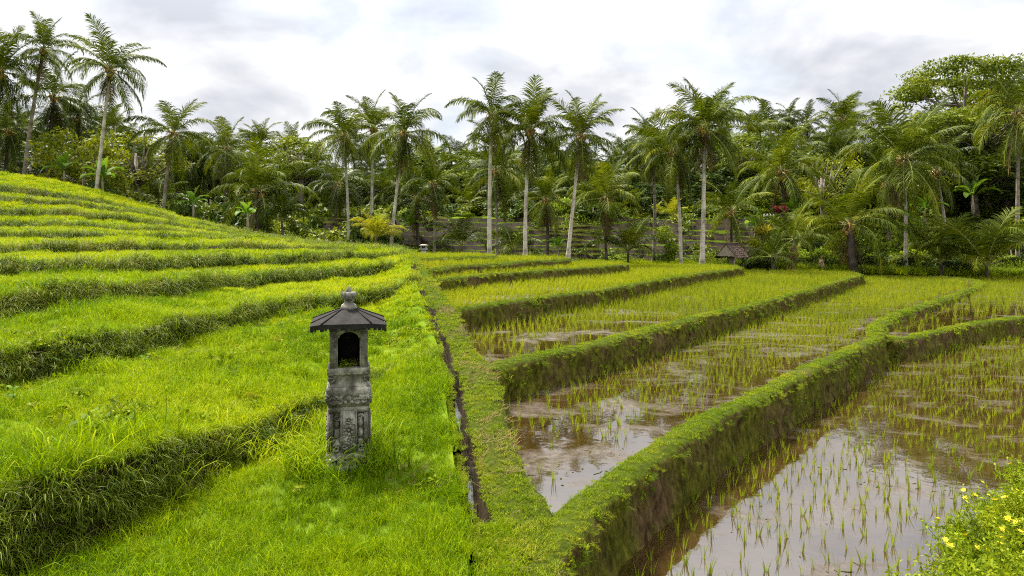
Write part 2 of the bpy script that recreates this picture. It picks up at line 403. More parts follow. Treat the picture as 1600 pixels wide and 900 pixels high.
def scatter(name, key, pts, rot, size, label, cat):
    pts = np.asarray(pts, np.float32); n = len(pts)
    if n == 0: return None
    me = bpy.data.meshes.new(name)
    me.vertices.add(n); me.vertices.foreach_set('co', pts.ravel())
    a = me.attributes.new('rot', 'FLOAT_VECTOR', 'POINT'); a.data.foreach_set('vector', np.asarray(rot, np.float32).ravel())
    size = np.asarray(size, np.float32)
    if size.ndim == 1: size = np.repeat(size[:, None], 3, 1)
    a = me.attributes.new('size', 'FLOAT_VECTOR', 'POINT'); a.data.foreach_set('vector', size.ravel())
    a = me.attributes.new('pick', 'INT', 'POINT'); a.data.foreach_set('value', rng.integers(0, PROTO[key][1], n).astype(np.int32))
    o = link(name, me)
    md = o.modifiers.new('scatter', 'NODES'); md.node_group = gn_group(key)
    return tag(o, label, cat, kind='stuff')

def blades(n, rad, lmin, lmax, w, lean, curl, mat, seed, segs=3, bias=(0, 0), splay=0.0):
    r = np.random.default_rng(seed)
    a = r.uniform(0, 2 * np.pi, n); rr = rad * np.sqrt(r.uniform(0, 1, n))
    base = np.stack([rr * np.cos(a), rr * np.sin(a), np.zeros(n)], 1)
    L = r.uniform(lmin, lmax, n)
    da = a * splay + r.uniform(0, 2 * np.pi, n) * (1 - splay)
    d = np.stack([np.cos(da), np.sin(da)], 1) * (lean * r.uniform(0.3, 1.3, n))[:, None] + np.array(bias)[None]
    cu = curl * r.uniform(0.3, 1.4, n)
    W = w * r.uniform(0.7, 1.3, n)
    yaw = r.uniform(0, np.pi, n); wd = np.stack([np.cos(yaw), np.sin(yaw), np.zeros(n)], 1)
    rows = []
    p = base.copy()
    for k in range(segs + 1):
        t = k / segs
        if k > 0:
            hd = d * (0.35 + 1.3 * t); vz = np.clip(1.0 - cu * t * t * 2.2, -0.9, 1.0)
            v = np.concatenate([hd, vz[:, None]], 1); v /= np.linalg.norm(v, axis=1)[:, None]
            p = p + v * (L / segs)[:, None]
        rows.append((p.copy(), (1 - t) ** 0.7 if k < segs else 0))
    V = []
    for k, (p, t) in enumerate(rows):
        if k < segs:
            V += [p - wd * (W * t / 2)[:, None], p + wd * (W * t / 2)[:, None]]
        else: V += [p]
    V = np.stack(V, 1)                      # n, 2*segs+1, 3
    m = 2 * segs + 1
    b = np.arange(n)[:, None] * m
    Q = np.concatenate([b + np.array([2 * k, 2 * k + 1, 2 * k + 3, 2 * k + 2])[None] for k in range(segs - 1)])
    T = b + np.array([2 * segs - 2, 2 * segs - 1, 2 * segs])[None]
    return np_mesh('blades', V.reshape(-1, 3), [(Q, 0), (T, 0)], [mat])
proto_coll('meadow', [blades(54, 0.11, 0.08, 0.22, 0.0062, 0.35, 0.45, M['grass'], 10 + i) for i in range(7)])
proto_coll('meadow_far', [blades(70, 0.16, 0.10, 0.22, 0.013, 0.35, 0.35, M['grass_far'], 30 + i, segs=2) for i in range(6)])
proto_coll('riser', [blades(26, 0.10, 0.12, 0.36, 0.008, 0.3, 0.85, M['grass_dark'], 50 + i, bias=(0.35, 0)) for i in range(6)])
proto_coll('fringe', [blades(34, 0.10, 0.15, 0.38, 0.008, 0.3, 0.75, M['grass'], 70 + i, bias=(0.35, 0)) for i in range(6)])
proto_coll('slope', [blades(40, 0.16, 0.10, 0.22, 0.014, 0.5, 0.6, M['slope_grass'], 230 + i, segs=2) for i in range(5)])
proto_coll('lipgrass', [blades(34, 0.10, 0.15, 0.38, 0.008, 0.3, 0.75, M['turf'], 75 + i, bias=(0.35, 0)) for i in range(5)])
proto_coll('turf', [blades(50, 0.085, 0.025, 0.085, 0.008, 0.6, 0.5, M['turf'], 90 + i, segs=2) for i in range(6)])
proto_coll('rice', [blades(int(6 + i % 3 * 2), 0.024, 0.13, 0.26, 0.011, 0.2, 0.15, M['rice'], 110 + i, splay=0.8) for i in range(7)])
proto_coll('rice_far', [blades(14, 0.05, 0.16, 0.28, 0.014, 0.25, 0.15, M['rice_far'], 130 + i, segs=2) for i in range(5)])
proto_coll('reeds', [blades(30, 0.2, 0.35, 0.9, 0.035, 0.35, 0.45, M['leaf_bright'], 150 + i) for i in range(5)])

def leaf_cluster(n, rad, size, mat, seed, up=0.8, flat=0.5):
    r = np.random.default_rng(seed)
    d = r.normal(size=(n, 3)); d /= np.linalg.norm(d, axis=1)[:, None]
    c = d * (rad * r.uniform(0.3, 1, n) ** 0.5)[:, None]; c[:, 2] = np.abs(c[:, 2]) * flat
    return np_mesh('leaves', *leaf_quads(c, d, size, r, up), [mat])
def leaf_quads(c, outw, size, r, up=0.7, rand=0.6, aspect=0.45):
    n = len(c)
    nr = outw * 0.5 + np.array([0, 0, up]) + r.normal(size=(n, 3)) * rand
    nr /= np.linalg.norm(nr, axis=1)[:, None]
    t = np.cross(nr, r.normal(size=(n, 3))); t /= np.linalg.norm(t, axis=1)[:, None]
    b = np.cross(nr, t)
    s = size * r.uniform(0.65, 1.35, n)[:, None]
    V = np.stack([c, c + t * s * 0.5 + b * s * aspect * 0.5 + nr * s * 0.08, c + t * s, c + t * s * 0.5 - b * s * aspect * 0.5 + nr * s * 0.08], 1)
    F = np.arange(n)[:, None] * 4 + np.arange(4)[None]
    return V.reshape(-1, 3), [(F, 0)]
proto_coll('weed', [leaf_cluster(26, 0.07, 0.045, M['turf'], 170 + i) for i in range(5)])
proto_coll('herb', [leaf_cluster(60, 0.45, 0.22, M['leaf'], 180 + i, flat=0.9) for i in range(5)])
cl = []
for i in range(6):
    b_ = Buf(); b_.ball((0, 0, 0), (0.06, 0.04, 0.012), 0, 9, 5, 0.5, i); cl.append(b_.mesh('clod', [M['earth']], True))
proto_coll('clod', cl)
sl = [blades(8, 0.07, 0.08, 0.25, 0.006, 2.5, 0.6, M['palm_dead'], 190 + i, segs=2) for i in range(4)]
proto_coll('strawbits', sl)

# ------------------------------------------------------------------ plan curves
DITCH = np.array([(-3, 0.10, 2.40), (3, 0.0, 2.37), (5.62, -0.18, 2.36), (7.03, -0.415, 2.30), (9.46, -0.73, 2.08), (10.3, -0.87, 1.97), (11.3, -1.03, 1.90), (13.75, -1.5, 1.66), (14.9, -1.75, 1.52),
                  (15.8, -2.0, 1.48), (18.2, -2.42, 1.20), (20.4, -2.78, 0.98), (23.5, -3.4, 0.76), (27, -4.0, 0.73), (31, -4.7, 0.66), (45, -6.5, 0.66)])
def smooth_interp(y, xs, vs_, w=0.35):
    y = np.asarray(y, float)
    return sum(np.interp(y + o * w, xs, vs_) for o in (-1, -0.5, 0, 0.5, 1)) / 5
def dX(y): return smooth_interp(y, DITCH[:, 0], DITCH[:, 1]) + 0.035 * np.sin(np.asarray(y) * 2.7) + 0.010 * np.sin(np.asarray(y) * 7.7)
def dH(y): return smooth_interp(y, DITCH[:, 0], DITCH[:, 2], 0.25)
EDGE = np.array([(-3, 0.45), (4.6, 0.38), (5.3, 0.34), (6.15, 0.33), (6.74, 0.15), (8.4, -0.05), (10.4, -0.22), (11.0, -0.40), (11.6, -0.66), (14.7, -1.10), (15.4, -1.36), (17.9, -1.83), (20, -2.35), (23, -3.0), (27, -3.7), (32, -4.4)])
def eX(y): return smooth_interp(y, EDGE[:, 0], EDGE[:, 1], 0.3)

# ------------------------------------------------------------------ terraced grass hillside on the left (one sheet)
KN = [-900, -400, 0, 100, 200, 300, 400, 500, 600]
def rowH(ys, hs, endY):                       # rows well below the eye: depth from pixel row and drop
    return [(FPX * h / (y - HOR)) for y, h in zip(ys, hs)], hs, endY
# (depth at the knots, drop of the crest below the eye, drop of the foot, depth where the row meets the ditch)
ROWS = [
    dict(Y=[2.9, 3.9, 4.87, 5.18, 5.62, 6.42, 7.5, 9.0, 10.6], c=[1.72, 1.74, 1.75, 1.76, 1.80, 1.87, 1.95, 2.03, 2.02], f=[2.34, 2.34, 2.33, 2.33, 2.32, 2.30, 2.26, 2.20, 2.07], end=11.4),
    dict(Y=[5.5, 6.8, 8.0, 8.7, 9.85, 11.6, 13.8, 16.6, 17.9], c=[1.22, 1.25, 1.27, 1.28, 1.30, 1.33, 1.37, 1.40, 1.40], f=[1.66, 1.68, 1.69, 1.69, 1.70, 1.70, 1.66, 1.71, 1.66], end=19.0),
    dict(Y=[8.5, 10.0, 11.2, 12.1, 13.4, 15.5, 19.0, 21.4, 22.9], c=[0.88, 0.9, 0.92, 0.92, 0.92, 0.97, 1.05, 1.06, 1.0], f=[1.24, 1.25, 1.28, 1.28, 1.28, 1.29, 1.33, 1.35, 1.30], end=23.4),
    dict(Y=[13.0, 15.0, 16.2, 16.2, 16.8, 19.6, 21.8, 24.7, 26.2], c=[0.60, 0.61, 0.62, 0.62, 0.64, 0.66, 0.69, 0.67, 0.64], f=[0.90, 0.91, 0.92, 0.92, 0.92, 0.93, 0.94, 0.96, 0.90], end=26.8),
    dict(Y=[18.0, 20.5, 22.0, 22.0, 23.2, 24.6, 25.8, 28.0, 28.5], c=[0.24, 0.26, 0.28, 0.28, 0.28, 0.30, 0.35, 0.51, 0.58], f=[0.54, 0.55, 0.56, 0.56, 0.58, 0.56, 0.53, 0.58, 0.62], end=28.6),
    dict(Y=[22.5, 25.5, 27.0, 27.0, 27.4, 28.4, 29.4, 30.5, 30.3], c=[-0.20, -0.17, -0.14, -0.12, -0.03, 0.05, 0.20, 0.45, 0.58], f=[0.12, 0.12, 0.13, 0.13, 0.10, 0.14, 0.25, 0.47, 0.59], end=30.0),
    dict(Y=[26.0, 29.0, 30.5, 30.5, 31.0, 32.0, 33.0, 33.0, 32.0], c=[-0.75, -0.68, -0.61, -0.52, -0.38, -0.15, 0.12, 0.50, 0.60], f=[-0.42, -0.37, -0.32, -0.27, -0.17, -0.04, 0.18, 0.51, 0.61], end=31.0),
    dict(Y=[29.0, 32.0, 33.5, 33.5, 34.0, 34.5, 35.0, 34.5, 32.8], c=[-1.55, -1.42, -1.31, -1.19, -0.93, -0.47, 0.03, 0.48, 0.62], f=[-1.18, -1.08, -0.96, -0.88, -0.65, -0.34, 0.10, 0.50, 0.63], end=31.6),
    dict(Y=[31.0, 34.0, 35.6, 35.7, 36.2, 36.2, 36.2, 35.3, 33.2], c=[-2.25, -2.10, -1.98, -1.75, -1.32, -0.62, 0.02, 0.46, 0.64], f=[-1.90, -1.78, -1.66, -1.50, -1.12, -0.54, 0.04, 0.47, 0.64], end=31.9),
    dict(Y=[33.0, 36.0, 37.7, 37.8, 38.2, 37.8, 37.2, 36.0, 33.5], c=[-3.05, -2.88, -2.72, -2.30, -1.60, -0.70, 0.00, 0.44, 0.65], f=[-2.60, -2.45, -2.33, -1.95, -1.36, -0.62, 0.02, 0.45, 0.65], end=32.2),
]
NC = 560
sN = np.linspace(0, 1, NC) ** 0.82
def sample_row(Yk, hk, endY, endH):
    pe = 800 + FPX * (float(dX(endY)) - 0.09) / endY
    ks = np.array(KN + [pe], float)
    s = (ks + 900) / (pe + 900)
    Y = np.interp(sN, s, list(Yk) + [endY]); h = np.interp(sN, s, list(hk) + [endH])
    k = np.exp(-0.5 * (np.arange(-18, 19) / 8.0) ** 2); k /= k.sum()
    def sm(a): return np.convolve(np.pad(a, 18, mode='edge'), k, 'valid')
    Ys, hs = sm(Y), sm(h)
    w = np.clip((1 - sN) / 0.03, 0, 1); Ys = Ys * w + Y * (1 - w); hs = hs * w + h * (1 - w)
    px = -900 + sN * (pe + 900)
    X = (px - 800) / FPX * Ys
    return np.stack([X, Ys, CAMZ - hs], 1)
rows = []
xs0 = np.interp(sN, [0, 1], [-7, float(dX(-2.5)) - 0.09]); rows.append((np.stack([xs0, np.full(NC, -2.5), np.full(NC, CAMZ - 2.38)], 1), 't'))
ra = sample_row([1.2, 2.0, 2.8, 2.9, 3.0, 3.1, 3.15, 3.2, 3.2], [2.36] * 9, 3.2, float(dH(3.2))); rows.append((ra, 't'))
for i, r in enumerate(ROWS):
    e = float(dH(r['end']))
    c = sample_row(r['Y'], r['c'], r['end'], e)
    wob = 0.05 * fbm(np.stack([c[:, 0] * 0.9, c[:, 1] * 0.9, np.full(NC, i * 3.3)], 1), 5, 3) * min(1.0 + i * 0.25, 3)
    fade = np.clip((1 - sN) / 0.06, 0, 1)
    c[:, 1] += wob * fade
    f = sample_row(r['Y'], r['f'], r['end'], e + 0.003)
    f[:, :2] = c[:, :2] * (1 - (0.16 + 0.04 * i) / np.maximum(c[:, 1], 1))[:, None]
    f[-1, :2] = (float(dX(f[-1, 1])) - 0.09, f[-1, 1])
    rows += [(f, 'r'), (c, 't')]
top = sample_row([36.5, 39.5, 41, 41, 41, 40, 39, 37, 34.2], [-4.2, -4.0, -3.80, -3.17, -2.16, -0.92, -0.03, 0.46, 0.70], 32.6, 0.66); rows.append((top, 't'))
bk = top.copy(); bk[:, 1] += 4.0; bk[:, 0] *= 1.05; bk[:, 2] -= 2.2; rows.append((bk, 't'))
bk2 = bk.copy(); bk2[:, 1] += 5.0; bk2[:, 2] = CAMZ - 2.2; rows.append((bk2, 't'))
grid, isr = [rows[0][0]], [False]
for (a, _), (b, kind) in zip(rows[:-1], rows[1:]):
    n = 6 if kind == 't' and False else (5 if rows[[id(q[0]) for q in rows].index(id(b))][1] == 'x' else 0)
    pass
grid, tread = [rows[0][0]], []
for k in range(1, len(rows)):
    a, b = rows[k - 1][0], rows[k][0]
    riser = rows[k - 1][1] == 'r'
    n = 6 if riser else (46 if k == 2 else (30 if k == 1 else (26 if k < 5 else 12)))
    for j in range(1, n + 1):
        v = j / n
        if riser:
            vz = v; vy = v ** 1.6
            p = a * (1 - vy) + b * vy; p[:, 2] = a[:, 2] * (1 - vz) + b[:, 2] * vz
            bulge = 0.05 * fbm(np.stack([p[:, 0] * 3, p[:, 1] * 3, p[:, 2] * 5], 1), 11, 3) * np.sin(v * math.pi)
            p[:, 1] += bulge; p[:, 0] += bulge * 0.4
        else:
            p = a * (1 - v) + b * v
        grid.append(p); tread.append(not riser)
G = np.array(grid)                           # rows, NC, 3
gn = 0.075 * fbm(np.stack([G[..., 0].ravel() * 0.9, G[..., 1].ravel() * 0.9, np.zeros(G[..., 0].size)], 1), 21, 4)
G[..., 2] += gn.reshape(G.shape[:2]) * np.clip((1 - sN) / 0.02, 0, 1)[None]
HILL = G
nr = G.shape[0]
i = np.arange(nr - 1)[:, None] * NC; j = np.arange(NC - 1)[None]
F = np.stack([i + j, i + j + 1, i + NC + j + 1, i + NC + j], -1)
tr_ = np.array(tread)
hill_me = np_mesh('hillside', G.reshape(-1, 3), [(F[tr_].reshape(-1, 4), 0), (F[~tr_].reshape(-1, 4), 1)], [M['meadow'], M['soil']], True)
tag(link('hillside', hill_me), 'terraced grassy hillside rising to the left', 'hillside', kind='structure')
HV = G.reshape(-1, 3)
def hill_z(x, y):
    d = (HV[:, 0] - x) ** 2 + (HV[:, 1] - y) ** 2
    k = np.argsort(d)[:4]
    return float(HV[k, 2].mean())

# grass points on the hillside
A = G[:-1, :-1]; B = G[:-1, 1:]; C_ = G[1:, 1:]; D_ = G[1:, :-1]
nrm = np.cross(C_ - A, D_ - B); area = 0.5 * np.linalg.norm(nrm, axis=2)
cen = (A + B + C_ + D_) / 4
dist = np.maximum(cen[..., 1], 1.0)
pxc = 800 + FPX * cen[..., 0] / dist
pyc = HOR + FPX * (CAMZ - cen[..., 2]) / dist
seen = (cen[..., 1] > 1.6) & (pxc > -260) & (pyc < 1150)
seen[-17:] = False
def pick_pts(dens, mask):
    n = rng.poisson(np.where(mask, area * dens, 0))
    idx = np.nonzero(n); cnt = n[idx]
    ii = np.repeat(idx[0], cnt); jj = np.repeat(idx[1], cnt)
    u = rng.uniform(size=len(ii))[:, None]; v = rng.uniform(size=len(ii))[:, None]
    p = (A[ii, jj] * (1 - u) + B[ii, jj] * u) * (1 - v) + (D_[ii, jj] * (1 - u) + C_[ii, jj] * u) * v
    return p, ii
trd = np.repeat(tr_[:, None], NC - 1, 1)
near = np.clip((17.0 - dist) / 6.0, 0, 1)
p, ii = pick_pts(150 * np.clip(7 / dist, 0.2, 1.5) ** 1.25 * near, seen & trd)
keep = p[:, 0] < dX(p[:, 1]) - 0.15 + 0.06 * fbm(p * 4.0, 101, 2) - 0.010 * p[:, 1]
p = p[keep]
# trampled ground and weeds around
patchy = fbm(np.stack([p[:, 0] * 0.8, p[:, 1] * 0.8, np.zeros(len(p))], 1), 77, 3)
patch2 = fbm(np.stack([p[:, 0] * 3.0, p[:, 1] * 3.0, np.zeros(len(p))], 1), 78, 2)
sc = (0.85 + 0.4 * np.clip(patchy, -1, 1) + 0.35 * np.clip(patch2, -1, 1) + rng.normal(0, 0.12, len(p))) * np.clip((p[:, 1] / 7), 0.85, 1.7) ** 0.5
tl = 0.5 * fbm(np.stack([p[:, 0] * 1.6, p[:, 1] * 1.6, np.ones(len(p))], 1), 79, 2)
rx = np.stack([rng.normal(0, 0.2, len(p)) + tl, rng.normal(0, 0.2, len(p)) + tl[::-1] * 0.3, rng.uniform(0, 6.28, len(p))], 1)
scatter('meadow_grass', 'meadow', p, rx, np.maximum(sc * 0.88, 0.35), 'bright green long grass of the near terraces around the tall stone shrine', 'grass')
p, ii = pick_pts(34 * np.clip(14 / dist, 0.45, 1.2) ** 1.0 * (1 - near), seen & trd)
sc = np.clip(p[:, 1] / 20, 0.9, 1.5) * rng.uniform(0.75, 1.3, len(p)); sc = np.stack([sc, sc, sc * 0.55], 1)
rx = np.stack([rng.normal(0, 0.14, len(p)), rng.normal(0, 0.14, len(p)), rng.uniform(0, 6.28, len(p))], 1)
scatter('hillside_grass', 'meadow_far', p, rx, sc, 'yellow green rice grass on the far upper terraces of the hillside', 'grass')
def outward(p):
    return np.arctan2(-np.ones(len(p)), 0.45 * np.ones(len(p)))
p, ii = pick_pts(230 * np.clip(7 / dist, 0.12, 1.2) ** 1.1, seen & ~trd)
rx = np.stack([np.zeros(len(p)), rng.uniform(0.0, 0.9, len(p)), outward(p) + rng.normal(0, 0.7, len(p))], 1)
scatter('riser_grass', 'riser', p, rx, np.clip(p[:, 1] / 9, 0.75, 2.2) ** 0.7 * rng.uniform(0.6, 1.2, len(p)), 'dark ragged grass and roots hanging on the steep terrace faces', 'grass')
# fringe on the crests
fp = []
for k in range(1, nr - 20):
    if tr_[k - 1] == False and (k >= len(tr_) or tr_[k]): fp.append(k)
pts = []
for k in fp:
    row = G[k]; seg = np.linalg.norm(np.diff(row, axis=0), axis=1)
    dd = np.maximum(row[:-1, 1], 1); ok = (row[:-1, 1] > 1.6) & (800 + FPX * row[:-1, 0] / dd > -260)
    n = rng.poisson(np.where(ok, seg * 34 * np.clip(7 / dd, 0.2, 1.3), 0)); jj = np.repeat(np.arange(NC - 1), n)
    u = rng.uniform(size=len(jj))[:, None]
    q = row[jj] * (1 - u) + row[jj + 1] * u; q[:, 1] += rng.uniform(-0.05, 0.22, len(q)); pts.append(q)
pts = np.concatenate(pts)
rx = np.stack([np.zeros(len(pts)), rng.uniform(-0.1, 0.5, len(pts)), outward(pts) + rng.normal(0, 0.6, len(pts))], 1)
scatter('crest_grass', 'fringe', pts, rx, np.clip(pts[:, 1] / 9, 0.8, 2.2) ** 0.35 * rng.uniform(0.45, 0.85, len(pts)), 'longer yellow green grass leaning over the terrace edges', 'grass')

# ------------------------------------------------------------------ ditch and grassy bank beside it
ys = np.concatenate([np.arange(-2.5, 20, 0.07), np.arange(20, 33, 0.15)])
wl = np.interp(ys, [-3, 10.2, 10.6, 14.6, 15.0, 17.8, 18.4, 20.0, 20.6, 23.2, 23.8], [2.45, 2.45, 2.0, 2.0, 1.55, 1.55, 1.22, 1.22, 0.92, 0.92, 0.77])
wl[ys < 5.4] = 2.6
xd, hd, xe = dX(ys), dH(ys), eX(ys)
xe = np.maximum(xe, xd + 0.28)
n_ = lambda a, b, s: 0.02 * fbm(np.stack([np.asarray(a) * 3, ys * 3, np.full(len(ys), b)], 1), s, 3)
wid = 0.070 + 0.02 * np.sin(ys * 2.3) + 0.012 * np.sin(ys * 5.9 + 1)
closed = np.clip((ys - 5.3) / 0.6, 0.0, 1)
dep = 0.30 * closed + 0.01
cols = []
top_h = hd
cols.append((xd - 0.09, hd)); cols.append((xd - wid * 0.9 * np.maximum(closed, 0.1), hd + 0.02)); cols.append((xd - wid * 0.55, hd + dep * 0.9)); cols.append((xd, hd + dep)); cols.append((xd + wid * 0.55, hd + dep * 0.9)); cols.append((xd + wid * 0.75, hd + 0.012))
for v in np.linspace(0.04, 1, 9):
    lift = -0.045 * math.sin(v * math.pi)
    cols.append((xd + wid + (xe - xd - wid) * v, hd + lift + (0.03 if v == 1 else 0)))
for v in (0.25, 0.5, 0.75, 1.0):
    cols.append((xe + 0.02 + 0.05 * v, hd + 0.03 + (wl + 0.22 - hd) * v))
S = np.zeros((len(ys), len(cols), 3))
for c, (x, h) in enumerate(cols):
    S[:, c, 0] = x + (n_(x, c, 31) if c > 4 else 0); S[:, c, 1] = ys; S[:, c, 2] = CAMZ - h + (n_(x, c, 32) * 1.5 if c > 4 else 0)
nc = len(cols)
i = np.arange(len(ys) - 1)[:, None] * nc; j = np.arange(nc - 1)[None]
F = np.stack([i + j, i + j + 1, i + nc + j + 1, i + nc + j], -1)
me = np_mesh('bank', S.reshape(-1, 3), [(F[:, :6].reshape(-1, 4), 1), (F[:, 6:].reshape(-1, 4), 0)], [M['earth'], M['soil']], True)
tag(link('grass_bank_path', me), 'narrow turf bank between the ditch and the paddies', 'path', kind='structure')
BANK = S
# trickle of water in the ditch
k = (ys > 5.7) & (ys < 20); yy = ys[k]
V = np.concatenate([np.stack([dX(yy) - 0.04, yy, CAMZ - dH(yy) - 0.25], 1), np.stack([dX(yy) + 0.04, yy, CAMZ - dH(yy) - 0.25], 1)])
n = len(yy); F = np.stack([np.arange(n - 1), n + np.arange(n - 1), n + np.arange(1, n), np.arange(1, n)], -1)
tag(link('ditch_water', np_mesh('ditch_water', V, [(F, 0)], [M['water_low']])), 'trickle of water running in the narrow ditch', 'water', kind='structure')

# ------------------------------------------------------------------ paddy walls (each a thing)
def resample(path, step):
    path = np.asarray(path, float)
    d = np.concatenate([[0], np.cumsum(np.linalg.norm(np.diff(path[:, :2], axis=0), axis=1))])
    n = max(8, int(d[-1] / step)); s = np.linspace(0, d[-1], n)
    q = np.stack([np.interp(s, d, path[:, c]) for c in range(path.shape[1])], 1)
    k = np.exp(-0.5 * (np.arange(-6, 7) / 2.6) ** 2); k /= k.sum()
    for c in range(q.shape[1]): q[:, c] = np.convolve(np.pad(q[:, c], 6, mode='reflect', reflect_type='odd'), k, 'valid')
    return q
WALLPTS = []
def bund(path, width, label, step=0.1, seed=0, group=None):
    """path: x, y, drop of the top, drop of the lower water, drop of the upper water; the lower side is on the right"""
    q = resample(path, step)
    T = np.gradient(q[:, :2], axis=0); T /= np.linalg.norm(T, axis=1)[:, None]
    Nn = np.stack([T[:, 1], -T[:, 0]], 1)
    n = len(q); top, low, up = q[:, 2], q[:, 3], q[:, 4]
    H = low - top
    prof = [(0.10, lambda: low + 0.2), (0.07, lambda: low - H * 0.05), (0.055, lambda: top + H * 0.78), (0.045, lambda: top + H * 0.58), (0.03, lambda: top + H * 0.4), (0.02, lambda: top + H * 0.22), (0.015, lambda: top + 0.06), (-0.02, lambda: top + 0.01), (-0.12 * width / 0.45, lambda: top - 0.015), (-0.5 * width, lambda: top - 0.02), (-0.8 * width, lambda: top), (-width, lambda: top * 0.4 + up * 0.6), (-width - 0.06, lambda: up + 0.12)]
    V = np.zeros((n, len(prof), 3))
    for c, (o, fn) in enumerate(prof):
        V[:, c, :2] = q[:, :2] + Nn * o; V[:, c, 2] = CAMZ - fn()
    W = V.reshape(-1, 3)
    ns = fbm(W * np.array([4.0, 4.0, 5.0]), 40 + seed, 4).reshape(n, -1)
    ns2 = fbm(W * np.array([1.1, 1.1, 0.6]), 60 + seed, 3).reshape(n, -1)
    sc_ = np.array([0.4, 0.6, 1, 1, 1, 1, 0.9, 0.8, 0.5, 0.4, 0.5, 0.5, 0.2])
    ns3 = fbm(W * np.array([11.0, 11.0, 9.0]), 90 + seed, 3).reshape(n, -1)
    V[..., :2] += Nn[:, None] * ((0.045 * ns + 0.05 * ns2 + 0.02 * ns3) * sc_[None])[..., None]
    V[:, 6:12, 2] += (0.016 * ns + 0.02 * ns2)[:, 6:12]
    m = len(prof)
    i = np.arange(n - 1)[:, None] * m; j = np.arange(m - 1)[None]
    F = np.stack([i + j, i + m + j, i + m + j + 1, i + j + 1], -1).reshape(-1, 4)
    o = link('earth_wall', np_mesh('earth_wall', V.reshape(-1, 3), [(F, 0)], [M['earth']], True))
    tag(o, label, 'earth wall', 'earth walls between the flooded paddies')
    WALLPTS.append((V, Nn, width))
    return q
LOW, MID, SIDE = 3.02, 2.45, 2.56
UP = [2.45, 2.0, 1.55, 1.22, 0.92, 0.77]
def pth(pix, h, low, up, pre=(), post=()):
    out = [(*a, h, low, up) if len(a) == 2 else a for a in pre]
    for px, py, *r in pix:
        hh = r[0] if r else h
        x, y, z = P(px, py, hh); out.append((x, y, hh, low, up))
    return out + [(*a, h, low, up) if len(a) == 2 else a for a in post]
w1 = [(0.50, -1.0, 2.42, LOW, 2.45), (0.40, 3.5, 2.42, LOW, 2.45), (0.34, 4.7, 2.40, LOW, 2.45)]
w1 += pth([(884, 866), (940, 796), (1031, 722), (1129, 653), (1178, 633), (1267, 584), (1340, 548), (1384, 529)], 2.38, LOW, MID)
w1 += pth([(1379, 511), (1397, 497), (1438, 481), (1499, 461), (1539, 445)], 2.34, SIDE, MID) + [(25.3, 38, 2.34, SIDE, MID), (25.6, 41.5, 2.34, 2.5, MID), (22, 43, 2.34, 2.5, MID), (14, 43.2, 2.34, 2.5, MID)]
W1 = bund(w1, 0.38, 'long mossy earth wall in front, curving along the lowest flooded paddy', 0.045, 1)
w0 = pth([(1372, 527), (1417, 532), (1458, 522), (1519, 508), (1600, 497)], 2.50, LOW, SIDE, post=[(21.6, 25.0), (40, 33)])
W0 = bund(w0, 0.35, 'low earth wall branching off to the right edge of the lowest paddy', 0.12, 2)
w2 = pth([(767, 579), (802, 568), (871, 553), (929, 542), (1016, 518), (1100, 496), (1153, 484), (1255, 457), (1348, 430)], 1.94, MID, UP[1], pre=[(-0.75, 10.55), (-0.5, 10.25)], post=[(18.5, 37.3), (17.4, 39.6), (12, 40.6), (6, 40.6)])
W2 = bund(w2, 0.40, 'second earth wall back from the front, tallest of the stepped walls with a rounded left end', 0.06, 3)
w3 = pth([(709, 485), (756, 480), (802, 472), (871, 462), (929, 455), (1016, 441), (1090, 428), (1160, 419)], 1.53, UP[1], UP[2], pre=[(-1.65, 15.2), (-1.4, 14.75)], post=[(11.7, 35.6), (10.8, 37.6), (6, 38.6), (0, 38.6)])
W3 = bund(w3, 0.38, 'third earth wall back, with bare soil near its left end', 0.12, 4)
w4 = pth([(675, 439), (756, 430), (842, 423), (929, 418), (978, 414)], 1.18, UP[2], UP[3], pre=[(-2.6, 19.1), (-2.35, 18.6)], post=[(5.2, 31), (4.4, 33), (0, 34), (-4, 34)])
W4 = bund(w4, 0.36, 'fourth earth wall back, ending right of the tall middle palms', 0.14, 5)
w5 = [(-2.9, 20.9, 0.95, UP[3], UP[4]), (-2.55, 20.3, 0.95, UP[3], UP[4])] + [((px - 800) / FPX * Y, Y, h, UP[3], UP[4]) for px, Y, h in ((672, 20.1, 0.95), (712, 22.5, 0.94), (784, 24.6, 0.94), (842, 27, 0.92), (893, 28.5, 0.905))] + [(2.5, 30, 0.9, 1.2, UP[4]), (1, 31.2, 0.9, 1.2, UP[4]), (-4, 31.6, 0.9, 1.2, UP[4])]
W5 = bund(w5, 0.34, 'fifth earth wall back, a short straight one under the middle palms', 0.16, 6)
w6 = [(-3.6, 24.0, 0.74, UP[4], UP[5]), (-3.2, 23.6, 0.74, UP[4], UP[5])] + [((px - 800) / FPX * Y, Y, h, UP[4], UP[5]) for px, Y, h in ((655, 23.5, 0.74), (700, 25, 0.735), (775, 26.5, 0.735))] + [(-0.5, 28, 0.73, 1.0, UP[5]), (-1.5, 29.4, 0.73, 1.0, UP[5]), (-5, 30, 0.73, 1.0, UP[5])]
W6 = bund(w6, 0.34, 'shortest and farthest earth wall, just below the small white shrine', 0.18, 7)

def inside(pts, poly):
    poly = np.asarray(poly); x, y = pts[:, 0], pts[:, 1]; r = np.zeros(len(pts), bool)
    j = len(poly) - 1
    for i in range(len(poly)):
        xi, yi, xj, yj = poly[i, 0], poly[i, 1], poly[j, 0], poly[j, 1]
        c = ((yi > y) != (yj > y)) & (x < (xj - xi) * (y - yi) / (yj - yi + 1e-12) + xi)
        r ^= c; j = i
    return r

